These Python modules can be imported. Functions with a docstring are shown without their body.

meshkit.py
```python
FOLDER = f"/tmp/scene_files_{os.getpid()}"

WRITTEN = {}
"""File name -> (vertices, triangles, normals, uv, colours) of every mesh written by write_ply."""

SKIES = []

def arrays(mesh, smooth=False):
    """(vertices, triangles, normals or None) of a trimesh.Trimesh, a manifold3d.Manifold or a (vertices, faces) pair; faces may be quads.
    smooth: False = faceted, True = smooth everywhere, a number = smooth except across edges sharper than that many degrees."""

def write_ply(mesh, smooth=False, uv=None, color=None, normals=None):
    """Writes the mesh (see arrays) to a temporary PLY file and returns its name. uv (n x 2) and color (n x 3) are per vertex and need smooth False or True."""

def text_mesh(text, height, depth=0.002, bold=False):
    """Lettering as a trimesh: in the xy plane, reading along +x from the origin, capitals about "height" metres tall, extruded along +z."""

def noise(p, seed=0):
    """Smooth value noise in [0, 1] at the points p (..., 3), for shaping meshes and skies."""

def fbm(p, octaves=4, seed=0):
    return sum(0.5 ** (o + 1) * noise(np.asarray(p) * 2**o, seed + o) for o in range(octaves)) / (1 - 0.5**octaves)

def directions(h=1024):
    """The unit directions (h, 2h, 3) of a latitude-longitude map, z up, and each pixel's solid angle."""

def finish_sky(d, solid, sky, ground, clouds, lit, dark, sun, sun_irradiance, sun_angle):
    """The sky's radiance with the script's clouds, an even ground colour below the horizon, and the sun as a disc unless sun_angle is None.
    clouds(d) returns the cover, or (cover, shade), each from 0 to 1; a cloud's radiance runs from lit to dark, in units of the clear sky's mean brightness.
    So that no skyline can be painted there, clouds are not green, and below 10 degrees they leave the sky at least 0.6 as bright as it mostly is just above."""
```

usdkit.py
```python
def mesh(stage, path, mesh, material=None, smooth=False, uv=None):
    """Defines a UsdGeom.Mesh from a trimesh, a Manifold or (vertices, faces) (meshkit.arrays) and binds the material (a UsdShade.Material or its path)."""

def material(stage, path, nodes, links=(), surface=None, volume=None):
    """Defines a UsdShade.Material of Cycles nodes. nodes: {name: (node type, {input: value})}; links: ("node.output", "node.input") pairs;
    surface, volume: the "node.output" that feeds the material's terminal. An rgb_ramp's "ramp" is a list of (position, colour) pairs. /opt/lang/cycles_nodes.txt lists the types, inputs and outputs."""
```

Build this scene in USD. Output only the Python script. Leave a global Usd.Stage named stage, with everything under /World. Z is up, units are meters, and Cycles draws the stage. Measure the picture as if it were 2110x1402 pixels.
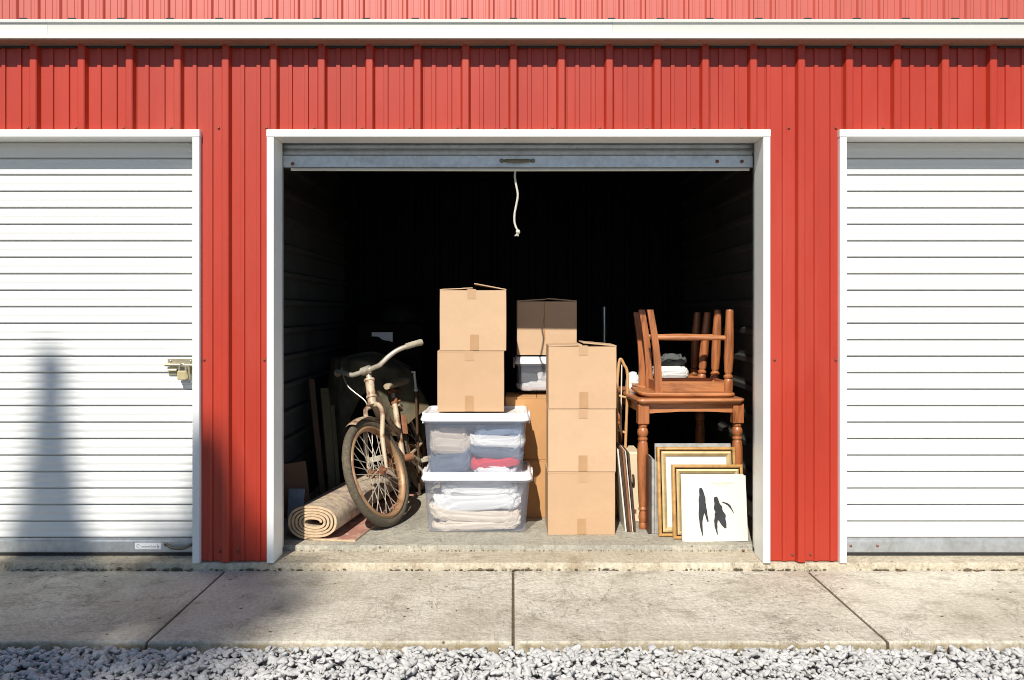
import math, random
import numpy as np, trimesh, usdkit, meshkit
from pxr import Usd, UsdGeom, UsdLux, UsdShade, Gf, Sdf, Vt
from shapely.geometry import Polygon, LineString, box as sbox

stage = Usd.Stage.CreateInMemory()
UsdGeom.SetStageUpAxis(stage, UsdGeom.Tokens.z)
UsdGeom.SetStageMetersPerUnit(stage, 1.0)
UsdGeom.Xform.Define(stage, '/World')
S = 0.8                      # every length below is in units of 0.8 m; the camera stands 6 units before the facade
F = 1938.0
RNG = np.random.default_rng(7)

# ------------------------------------------------------------------ camera, sky, sun, exposure
cam = UsdGeom.Camera.Define(stage, '/World/camera')
cam.CreateHorizontalApertureAttr(36.0)
cam.CreateVerticalApertureAttr(36.0 * 680 / 1024)
cam.CreateFocalLengthAttr(36.0 * F / 2110)
cam.CreateHorizontalApertureOffsetAttr(-36.0 * 2 / 2110)
cam.CreateVerticalApertureOffsetAttr(-36.0 * 61 / 2110)
cam.CreateExposureAttr(0.25)
cam.CreateFStopAttr(0.0)
cx = UsdGeom.Xformable(cam)
cx.AddTranslateOp().Set(Gf.Vec3d(0, -6 * S, 1.65 * S))
cx.AddRotateXOp().Set(90.0)

SUN_AZ, SUN_TAN = math.radians(11.0), 0.93     # from the left; tangent of the elevation seen along the facade's normal
_s = np.array([-math.tan(SUN_AZ), -1.0, SUN_TAN]); _s /= np.linalg.norm(_s)
SUN_EL = math.asin(_s[2]); SUN_ROT = math.atan2(_s[0], _s[1])
sky = UsdLux.DomeLight.Define(stage, '/World/sky')
skym = usdkit.material(stage, '/World/Looks/sky_look', {
    's': ('sky_texture', {'sky_type': 'single_scattering', 'sun_disc': False, 'sun_elevation': SUN_EL, 'sun_rotation': SUN_ROT, 'altitude': 100.0, 'air_density': 1.0, 'aerosol_density': 0.15, 'ozone_density': 3.5}),
    'b': ('background_shader', {'strength': 0.075})}, [('s.color', 'b.color')], surface='b.background')
UsdShade.MaterialBindingAPI.Apply(sky.GetPrim()).Bind(skym)
sky.GetPrim().SetCustomDataByKey('kind', 'structure')
sun = UsdLux.DistantLight.Define(stage, '/World/sun')
sun.CreateIntensityAttr(1.25); sun.CreateNormalizeAttr(True); sun.CreateAngleAttr(0.5); sun.CreateColorAttr(Gf.Vec3f(1.0, 0.95, 0.86))
_x = np.cross([0, 0, 1.0], _s); _x /= np.linalg.norm(_x); _y = np.cross(_s, _x)
_m = Gf.Matrix4d(*[float(v) for r in (np.append(_x, 0), np.append(_y, 0), np.append(_s, 0), [0, 0, 0, 1]) for v in r])
UsdGeom.Xformable(sun).AddTransformOp().Set(_m)

# ------------------------------------------------------------------ helpers
def P(px, py, Y):            # a point of the place at depth Y, read off the photograph when measuring
    k = (Y + 6.0) / F
    return np.array([(px - 1057) * k, Y, 1.65 - (py - 640) * k])

taken, base = {}, {}
def numbered(path):
    n = taken.get(path, 0); taken[path] = n + 1
    return path if n == 0 else '%s_%03d' % (path, n)

def data(prim, label=None, cat=None, group=None, kind=None):
    for k, v in (('label', label), ('category', cat), ('group', group), ('kind', kind)):
        if v: prim.SetCustomDataByKey(k, v)
    return prim

def thing(name, label, cat, loc=(0, 0, 0), group=None, kind=None):
    path = numbered('/World/' + name)
    x = UsdGeom.Xform.Define(stage, path); x.AddTranslateOp().Set(Gf.Vec3d(*[float(c) * S for c in loc]))
    base[path] = np.asarray(loc, float)
    return data(x.GetPrim(), label, cat, group, kind)

def obj(name, mesh, mat, parent=None, smooth=False, label=None, cat=None, group=None, kind=None):
    ppath = str(parent.GetPath()) if parent is not None else '/World'
    path = numbered(ppath + '/' + name)
    top = '/'.join(path.split('/')[:3])
    v, f, n = meshkit.arrays(mesh, smooth)
    v = (v - base.get(top, np.zeros(3))) * S
    m = UsdGeom.Mesh.Define(stage, path)
    m.CreatePointsAttr(Vt.Vec3fArray.FromNumpy(v.astype(np.float32)))
    m.CreateFaceVertexCountsAttr(Vt.IntArray.FromNumpy(np.full(len(f), 3, np.int32)))
    m.CreateFaceVertexIndicesAttr(Vt.IntArray.FromNumpy(f.astype(np.int32).ravel()))
    m.CreateSubdivisionSchemeAttr('none')
    if n is not None:
        m.CreateNormalsAttr(Vt.Vec3fArray.FromNumpy(n.astype(np.float32))); m.SetNormalsInterpolation('vertex')
    UsdShade.MaterialBindingAPI.Apply(m.GetPrim()).Bind(M[mat])
    return data(m.GetPrim(), label, cat, group, kind)

def cat(*ms): return trimesh.util.concatenate([m for x in ms for m in (x if isinstance(x, list) else [x])])

def box(x0, x1, y0, y1, z0, z1, b=0.003):
    h = np.array([x1 - x0, y1 - y0, z1 - z0]) / 2; c = np.array([x0 + x1, y0 + y1, z0 + z1]) / 2
    b = min(b, h.min() * 0.6)
    if b <= 0: 
        m = trimesh.creation.box(2 * h); m.apply_translation(c); return m
    pts = []
    for s in np.ndindex(2, 2, 2):
        sg = np.array(s) * 2 - 1
        for k in range(3):
            p = h - b; p = p.copy(); p[k] += b; pts.append(sg * p)
    m = trimesh.convex.convex_hull(np.array(pts)); m.apply_translation(c); return m

def rot(axis, deg): return trimesh.transformations.rotation_matrix(math.radians(deg), axis)
def turned(m, axis, deg, at=(0, 0, 0)):
    m = m.copy(); m.apply_transform(trimesh.transformations.rotation_matrix(math.radians(deg), axis, at)); return m
def moved(m, t): m = m.copy(); m.apply_translation(t); return m

def bar(a, b, w, h=None, bev=0.003, up=(0, 0, 1)):      # a square bar from a to b
    a, b = np.asarray(a, float), np.asarray(b, float); h = h or w
    d = b - a; L = np.linalg.norm(d); d /= L
    s = np.cross(up, d)
    if np.linalg.norm(s) < 1e-6: s = np.cross((0, 1, 0), d)
    s /= np.linalg.norm(s); u = np.cross(d, s)
    m = box(-L / 2, L / 2, -w / 2, w / 2, -h / 2, h / 2, bev)
    T = np.eye(4); T[:3, 0], T[:3, 1], T[:3, 2], T[:3, 3] = d, s, u, (a + b) / 2
    m.apply_transform(T); return m

def smoothpath(pts, n=8):
    pts = np.asarray(pts, float)
    if len(pts) < 3: return pts
    q = np.vstack([2 * pts[0] - pts[1], pts, 2 * pts[-1] - pts[-2]]); out = []
    for i in range(1, len(q) - 2):
        for t in np.linspace(0, 1, n, endpoint=False):
            a, b, c, d = q[i - 1:i + 3]
            out.append(0.5 * ((2 * b) + (c - a) * t + (2 * a - 5 * b + 4 * c - d) * t * t + (3 * b - a - 3 * c + d) * t ** 3))
    return np.vstack([out, pts[-1:]])

def tube(pts, r, sides=10, closed=False, caps=True):
    p = np.asarray(pts, float); n = len(p)
    r = np.broadcast_to(np.asarray(r, float), (n,))
    t = (np.roll(p, -1, 0) - np.roll(p, 1, 0)) if closed else np.gradient(p, axis=0)
    t /= np.linalg.norm(t, axis=1, keepdims=True) + 1e-12
    a = np.cross(t[0], [0, 0, 1.0]); 
    if np.linalg.norm(a) < 1e-3: a = np.cross(t[0], [1.0, 0, 0])
    a /= np.linalg.norm(a); A = []
    for i in range(n):
        a = a - t[i] * (a @ t[i]); a /= np.linalg.norm(a); A.append(a)
    A = np.array(A); B = np.cross(t, A); ang = np.arange(sides) * 2 * np.pi / sides
    v = p[:, None] + r[:, None, None] * (np.cos(ang)[None, :, None] * A[:, None] + np.sin(ang)[None, :, None] * B[:, None])
    rows = n if closed else n - 1; f = []
    for i in range(rows):
        k = (i + 1) % n
        for j in range(sides):
            l = (j + 1) % sides
            f += [[i * sides + j, i * sides + l, k * sides + l], [i * sides + j, k * sides + l, k * sides + j]]
    v = v.reshape(-1, 3)
    if caps and not closed:
        v = np.vstack([v, p[:1], p[-1:]]); c0, c1 = n * sides, n * sides + 1
        for j in range(sides):
            l = (j + 1) % sides
            f += [[c0, l, j], [c1, (n - 1) * sides + j, (n - 1) * sides + l]]
    return trimesh.Trimesh(v, np.array(f), process=False)

def lathe(profile, n=20, a=(0, 0, 0), d=(0, 0, 1)):     # profile of (radius, height) turned about the line from a along d
    pr = np.asarray(profile, float); d = np.asarray(d, float); d /= np.linalg.norm(d)
    s = np.cross(d, [1.0, 0, 0] if abs(d[0]) < 0.8 else [0, 1.0, 0]); s /= np.linalg.norm(s); u = np.cross(d, s)
    ang = np.arange(n) * 2 * np.pi / n
    ring = np.cos(ang)[:, None] * s + np.sin(ang)[:, None] * u
    v = np.asarray(a, float) + pr[:, 1][:, None, None] * d + pr[:, 0][:, None, None] * ring[None]
    f = []
    for i in range(len(pr) - 1):
        for j in range(n):
            l = (j + 1) % n
            f += [[i * n + j, i * n + l, (i + 1) * n + l], [i * n + j, (i + 1) * n + l, (i + 1) * n + j]]
    v = v.reshape(-1, 3); k = len(pr)
    v = np.vstack([v, v[:n].mean(0)[None], v[(k - 1) * n:].mean(0)[None]])
    for j in range(n):
        l = (j + 1) % n
        f += [[k * n, l, j], [k * n + 1, (k - 1) * n + j, (k - 1) * n + l]]
    return trimesh.Trimesh(v, np.array(f), process=False)

def extrude(poly, axis, a, b):
    """A polygon drawn in the other two axes (x: (y,z); y: (x,z); z: (x,y)), from a to b along axis."""
    m = trimesh.creation.extrude_polygon(poly if isinstance(poly, Polygon) else Polygon(poly), b - a, engine='earcut')
    v = np.array(m.vertices); w = np.empty_like(v)
    f = np.array(m.faces)
    if axis == 'x': w[:, 1], w[:, 2], w[:, 0] = v[:, 0], v[:, 1], v[:, 2] + a
    elif axis == 'y': w[:, 0], w[:, 2], w[:, 1] = v[:, 0], v[:, 1], v[:, 2] + a; f = f[:, ::-1]
    else: w[:] = v; w[:, 2] += a
    return trimesh.Trimesh(w, f, process=False)

def loft(loops, cap0=True, cap1=True):
    L = np.asarray(loops, float); k, n = L.shape[:2]; v = L.reshape(-1, 3); f = []
    for i in range(k - 1):
        for j in range(n):
            l = (j + 1) % n
            f += [[i * n + j, i * n + l, (i + 1) * n + l], [i * n + j, (i + 1) * n + l, (i + 1) * n + j]]
    c = len(v); v = np.vstack([v, L[0].mean(0)[None], L[-1].mean(0)[None]])
    for j in range(n):
        l = (j + 1) % n
        if cap0: f.append([c, l, j])
        if cap1: f.append([c + 1, (k - 1) * n + j, (k - 1) * n + l])
    return trimesh.Trimesh(v, np.array(f), process=False)

def roundrect(x0, x1, y0, y1, z, r, n=5):
    out = []
    for cx_, cy_, a0 in ((x1 - r, y1 - r, 0), (x0 + r, y1 - r, 90), (x0 + r, y0 + r, 180), (x1 - r, y0 + r, 270)):
        for t in np.linspace(0, 90, n):
            a = math.radians(a0 + t); out.append((cx_ + r * math.cos(a), cy_ + r * math.sin(a), z))
    return np.array(out)

def grid(X, Y, Z):
    h, w = X.shape; v = np.stack([X, Y, Z], -1).reshape(-1, 3)
    i, j = np.meshgrid(np.arange(h - 1), np.arange(w - 1), indexing='ij'); a = (i * w + j).ravel()
    f = np.vstack([np.stack([a, a + 1, a + w + 1], 1), np.stack([a, a + w + 1, a + w], 1)])
    return trimesh.Trimesh(v, f, process=False)

# ------------------------------------------------------------------ materials
M = {}
def pm(name, col, rough=0.6, metal=0.0, var=0.0, vscale=4.0, bump=0.0, bscale=60.0, spec=0.5, stretch=(1, 1, 1), col2=None, thr=(0.45, 0.6), c2scale=3.0, coat=0.0, detail=4.0, island=0.0, trans=0.0, c2detail=6.0):
    nodes = {'p': ('principled_bsdf', {'base_color': col, 'roughness': rough, 'metallic': metal, 'specular_ior_level': spec, 'coat_weight': coat}),
             'g': ('texture_coordinate', {}), 'map': ('mapping', {'scale': stretch})}
    links = [('g.object', 'map.vector')]
    last = None
    if var:
        nodes['n'] = ('noise_texture', {'scale': vscale, 'detail': detail, 'roughness': 0.6})
        nodes['r'] = ('rgb_ramp', {'ramp': [(0.25, tuple(c * (1 - var) for c in col)), (0.75, tuple(min(1, c * (1 + var)) for c in col))]})
        links += [('map.vector', 'n.vector'), ('n.fac', 'r.fac')]; last = 'r.color'
    if col2 is not None:
        nodes['n2'] = ('noise_texture', {'scale': c2scale, 'detail': c2detail, 'roughness': 0.65})
        nodes['r2'] = ('rgb_ramp', {'ramp': [(thr[0], (0, 0, 0)), (thr[1], (1, 1, 1))]})
        nodes['m2'] = ('mix_color', {'a': col, 'b': col2})
        links += [('map.vector', 'n2.vector'), ('n2.fac', 'r2.fac'), ('r2.color', 'm2.fac')]
        if last: links.append((last, 'm2.a'))
        last = 'm2.result'
    if island:
        nodes['gi'] = ('geometry', {}); nodes['ri'] = ('rgb_ramp', {'ramp': [(0, (1 - island,) * 3), (1, (1 + island * 0.6,) * 3)]})
        nodes['mi'] = ('mix_color', {'blend_type': 'multiply', 'fac': 1.0, 'a': col, 'use_clamp': False})
        links += [('gi.random_per_island', 'ri.fac'), ('ri.color', 'mi.b')]
        if last: links.append((last, 'mi.a'))
        last = 'mi.result'
    if last: links.append((last, 'p.base_color'))
    if bump:
        nodes['nb'] = ('noise_texture', {'scale': bscale, 'detail': 5.0, 'roughness': 0.6})
        nodes['b'] = ('bump', {'strength': 1.0, 'distance': bump})
        links += [('map.vector', 'nb.vector'), ('nb.fac', 'b.height'), ('b.normal', 'p.normal')]
    out = 'p.BSDF'
    if trans:
        nodes['t'] = ('translucent_bsdf', {'color': col}); nodes['mx'] = ('mix_closure', {'fac': trans})
        links += [('p.BSDF', 'mx.closure1'), ('t.BSDF', 'mx.closure2')]; out = 'mx.closure'
        if last: links.append((last, 't.color'))
    M[name] = usdkit.material(stage, '/World/Looks/' + name, nodes, links, surface=out)

pm('red_steel', (0.385, 0.032, 0.014), 0.40, var=0.12, vscale=2.5, spec=0.5, stretch=(1, 1, 0.25), bump=0.0009, bscale=7, col2=(0.46, 0.062, 0.036), thr=(0.5, 0.8), c2scale=1.6)
pm('red_steel_roof', (0.47, 0.095, 0.065), 0.42, spec=0.9, var=0.08, vscale=2.0, stretch=(1, 1, 0.3))
pm('white_trim', (0.80, 0.80, 0.77), 0.4, var=0.03, vscale=3, bump=0.0004, bscale=5)
pm('gutter_white', (0.60, 0.60, 0.56), 0.4, var=0.03, vscale=3, stretch=(0.3, 1, 1))
pm('brown_soffit', (0.30, 0.16, 0.11), 0.5, var=0.1, vscale=5)
pm('door_white', (0.70, 0.70, 0.68), 0.45, var=0.03, vscale=1.5, bump=0.0012, bscale=3, stretch=(0.6, 1, 2))
pm('galvanised', (0.50, 0.53, 0.56), 0.42, metal=0.75, var=0.15, vscale=30, col2=(0.36, 0.37, 0.38), thr=(0.5, 0.75), c2scale=9)
pm('screw_steel', (0.20, 0.09, 0.06), 0.5, metal=0.4)
pm('rubber', (0.02, 0.02, 0.02), 0.7)
pm('seal_white', (0.62, 0.60, 0.52), 0.5, var=0.1, vscale=10)
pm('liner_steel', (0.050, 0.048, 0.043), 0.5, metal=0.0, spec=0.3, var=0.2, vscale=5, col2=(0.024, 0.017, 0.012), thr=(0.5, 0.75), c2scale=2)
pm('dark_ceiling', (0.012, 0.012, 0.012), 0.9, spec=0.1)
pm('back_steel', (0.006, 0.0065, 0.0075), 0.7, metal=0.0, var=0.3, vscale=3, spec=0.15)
pm('old_brass', (0.42, 0.37, 0.25), 0.42, metal=0.7, var=0.25, vscale=25, bump=0.0005, bscale=60)
pm('padlock_brass', (0.72, 0.60, 0.33), 0.4, metal=0.7, var=0.12, vscale=30)
pm('steel', (0.55, 0.54, 0.50), 0.35, metal=0.9, var=0.1, vscale=20)
pm('dark_handle', (0.16, 0.15, 0.11), 0.4, metal=0.6, var=0.2, vscale=20)
pm('sticker', (0.75, 0.75, 0.76), 0.6)
pm('grey_print', (0.32, 0.33, 0.38), 0.6)
pm('rope', (0.62, 0.58, 0.50), 0.9, var=0.15, vscale=60)
pm('cardboard', (0.545, 0.36, 0.22), 0.75, var=0.07, vscale=3, bump=0.005, bscale=4.5, spec=0.25, stretch=(1, 1, 1), col2=(0.47, 0.30, 0.175), thr=(0.55, 0.8), c2scale=1.6)
pm('cardboard_b', (0.515, 0.335, 0.20), 0.75, var=0.07, vscale=3, bump=0.005, bscale=4.5, spec=0.25, stretch=(1, 1, 1), col2=(0.47, 0.30, 0.175), thr=(0.55, 0.8), c2scale=1.6)
pm('cardboard_c', (0.555, 0.375, 0.235), 0.75, var=0.07, vscale=3, bump=0.005, bscale=4.5, spec=0.25, stretch=(1, 1, 1), col2=(0.47, 0.30, 0.175), thr=(0.55, 0.8), c2scale=1.6)
pm('cardboard_dark', (0.52, 0.28, 0.12), 0.75, var=0.07, vscale=3, bump=0.0004, bscale=40, spec=0.25, col2=(0.42, 0.22, 0.09), thr=(0.5, 0.75), c2scale=1.6)
pm('cardboard_edge', (0.66, 0.50, 0.33), 0.8, var=0.1, vscale=50)
pm('tape', (0.43, 0.255, 0.13), 0.42, var=0.08, vscale=18, bump=0.0006, bscale=16)
pm('tape_faded', (0.48, 0.30, 0.17), 0.5, var=0.06, vscale=18, bump=0.0006, bscale=16)
pm('lid_plastic', (0.80, 0.80, 0.82), 0.35, var=0.02, vscale=6, spec=0.5)
pm('denim', (0.17, 0.22, 0.31), 0.9, var=0.22, vscale=12, bump=0.002, bscale=28, spec=0.2)
pm('dark_denim', (0.12, 0.145, 0.19), 0.9, var=0.25, vscale=9, bump=0.002, bscale=28, spec=0.2)
pm('beige_cloth', (0.50, 0.43, 0.36), 0.9, var=0.12, vscale=6, bump=0.002, bscale=20, spec=0.2)
pm('white_cloth', (0.74, 0.73, 0.71), 0.9, var=0.05, vscale=6, bump=0.002, bscale=24, spec=0.2)
pm('cream_cloth', (0.70, 0.60, 0.48), 0.9, var=0.07, vscale=6, bump=0.002, bscale=24, spec=0.2)
pm('red_cloth', (0.62, 0.05, 0.07), 0.9, var=0.15, vscale=8, bump=0.002, bscale=24, spec=0.2)
pm('grey_cloth', (0.10, 0.11, 0.105), 0.95, var=0.3, vscale=9, bump=0.003, bscale=22, spec=0.1)
pm('canvas', (0.115, 0.105, 0.070), 0.95, var=0.5, vscale=7, bump=0.012, bscale=16, spec=0.08, col2=(0.14, 0.095, 0.045), thr=(0.5, 0.7), c2scale=2.5)
pm('black_cover', (0.005, 0.005, 0.006), 0.7, spec=0.2, bump=0.003, bscale=14)
pm('dark_cabinet', (0.007, 0.006, 0.006), 0.8, spec=0.1)
pm('dark_wood', (0.085, 0.045, 0.022), 0.6, var=0.4, vscale=7, stretch=(1, 1, 0.15))
pm('brown_board', (0.20, 0.085, 0.035), 0.6, var=0.25, vscale=4)
pm('olive_wood', (0.085, 0.075, 0.035), 0.6, var=0.4, vscale=7, stretch=(1, 1, 0.15))
def wood(name, a, b, stretch, rough=0.38):
    M[name] = usdkit.material(stage, '/World/Looks/' + name, {
        'g': ('texture_coordinate', {}), 'map': ('mapping', {'scale': stretch}),
        'n': ('noise_texture', {'scale': 7.0, 'detail': 6.0, 'roughness': 0.62, 'distortion': 0.8}),
        'r': ('rgb_ramp', {'ramp': [(0.28, b), (0.5, a), (0.72, tuple(c * 1.25 for c in a))]}),
        'n2': ('noise_texture', {'scale': 90.0, 'detail': 3.0}), 'b': ('bump', {'distance': 0.0004}),
        'p': ('principled_bsdf', {'roughness': rough, 'coat_weight': 0.25, 'coat_roughness': 0.25})},
        [('g.object', 'map.vector'), ('map.vector', 'n.vector'), ('map.vector', 'n2.vector'), ('n.fac', 'r.fac'), ('r.color', 'p.base_color'), ('n2.fac', 'b.height'), ('b.normal', 'p.normal')], surface='p.BSDF')
wood('honey_wood', (0.37, 0.128, 0.044), (0.155, 0.046, 0.015), (6, 6, 0.7))
wood('honey_wood_flat', (0.43, 0.168, 0.062), (0.20, 0.065, 0.022), (0.7, 5, 5))
wood('pale_wood', (0.55, 0.31, 0.13), (0.42, 0.21, 0.08), (5, 5, 0.6), 0.55)
wood('gold_frame', (0.46, 0.255, 0.08), (0.27, 0.12, 0.035), (2.5, 2.5, 2.5), 0.35)
pm('gilt_pale', (0.62, 0.46, 0.23), 0.35, metal=0.3, var=0.2, vscale=14)
pm('grey_frame', (0.33, 0.32, 0.30), 0.6, var=0.3, vscale=25)
pm('mat_board', (0.74, 0.70, 0.60), 0.8, var=0.04, vscale=3)
pm('sleeve', (0.72, 0.68, 0.57), 0.55, var=0.02, vscale=3)
pm('ink', (0.022, 0.024, 0.03), 0.6, var=0.6, vscale=9)
pm('faded_print', (0.62, 0.52, 0.36), 0.6)
pm('dark_frame', (0.055, 0.028, 0.018), 0.45, var=0.4, vscale=12)
pm('brown_frame', (0.24, 0.10, 0.045), 0.45, var=0.3, vscale=12)
pm('suitcase_cream', (0.68, 0.56, 0.38), 0.55, var=0.07, vscale=5, bump=0.0006, bscale=50)
pm('tyre', (0.125, 0.104, 0.072), 0.95, var=0.35, vscale=8, bump=0.008, bscale=75, col2=(0.085, 0.066, 0.043), thr=(0.4, 0.65), c2scale=70)
pm('rim_rust', (0.40, 0.24, 0.13), 0.5, metal=0.35, var=0.25, vscale=9, col2=(0.20, 0.075, 0.03), thr=(0.52, 0.68), c2scale=10)
pm('bike_paint', (0.50, 0.385, 0.265), 0.5, var=0.25, vscale=8, bump=0.0008, bscale=50, col2=(0.16, 0.062, 0.028), thr=(0.49, 0.63), c2scale=11)
pm('bike_rust', (0.24, 0.10, 0.045), 0.75, metal=0.2, var=0.4, vscale=16, bump=0.001, bscale=50)
pm('bike_chrome', (0.60, 0.545, 0.45), 0.38, metal=0.45, var=0.22, vscale=12, col2=(0.32, 0.19, 0.10), thr=(0.55, 0.7), c2scale=14)
pm('saddle_leather', (0.34, 0.28, 0.19), 0.55, var=0.3, vscale=10, bump=0.0015, bscale=35, col2=(0.17, 0.12, 0.07), thr=(0.55, 0.7), c2scale=8)
pm('grip', (0.38, 0.34, 0.26), 0.85, var=0.3, vscale=22)
pm('rug_back', (0.45, 0.36, 0.26), 0.95, var=0.4, vscale=26, bump=0.004, bscale=70, spec=0.1, col2=(0.29, 0.21, 0.19), thr=(0.50, 0.62), c2scale=11)
pm('rug_pile', (0.38, 0.19, 0.145), 0.95, var=0.35, vscale=16, bump=0.003, bscale=90, spec=0.1, col2=(0.52, 0.36, 0.26), thr=(0.5, 0.6), c2scale=14)
pm('rug_edge', (0.58, 0.42, 0.27), 0.95, var=0.25, vscale=30, bump=0.002, bscale=90, spec=0.1)
pm('leaf_brown', (0.22, 0.10, 0.04), 0.8, var=0.4, vscale=20)
pm('bark', (0.09, 0.06, 0.04), 0.9, var=0.3, vscale=10)
pm('needles', (0.045, 0.08, 0.03), 0.6, island=0.4, trans=0.25)
pm('stone', (0.84, 0.825, 0.80), 0.85, var=0.2, vscale=25, island=0.42, bump=0.002, bscale=60, col2=(0.58, 0.50, 0.42), thr=(0.62, 0.75), c2scale=2.0, spec=0.3)
pm('ground_gravel', (0.20, 0.20, 0.20), 0.95, var=0.5, vscale=30, bump=0.02, bscale=30)
pm('joint_fill', (0.10, 0.075, 0.045), 0.95, var=0.5, vscale=30)

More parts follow.
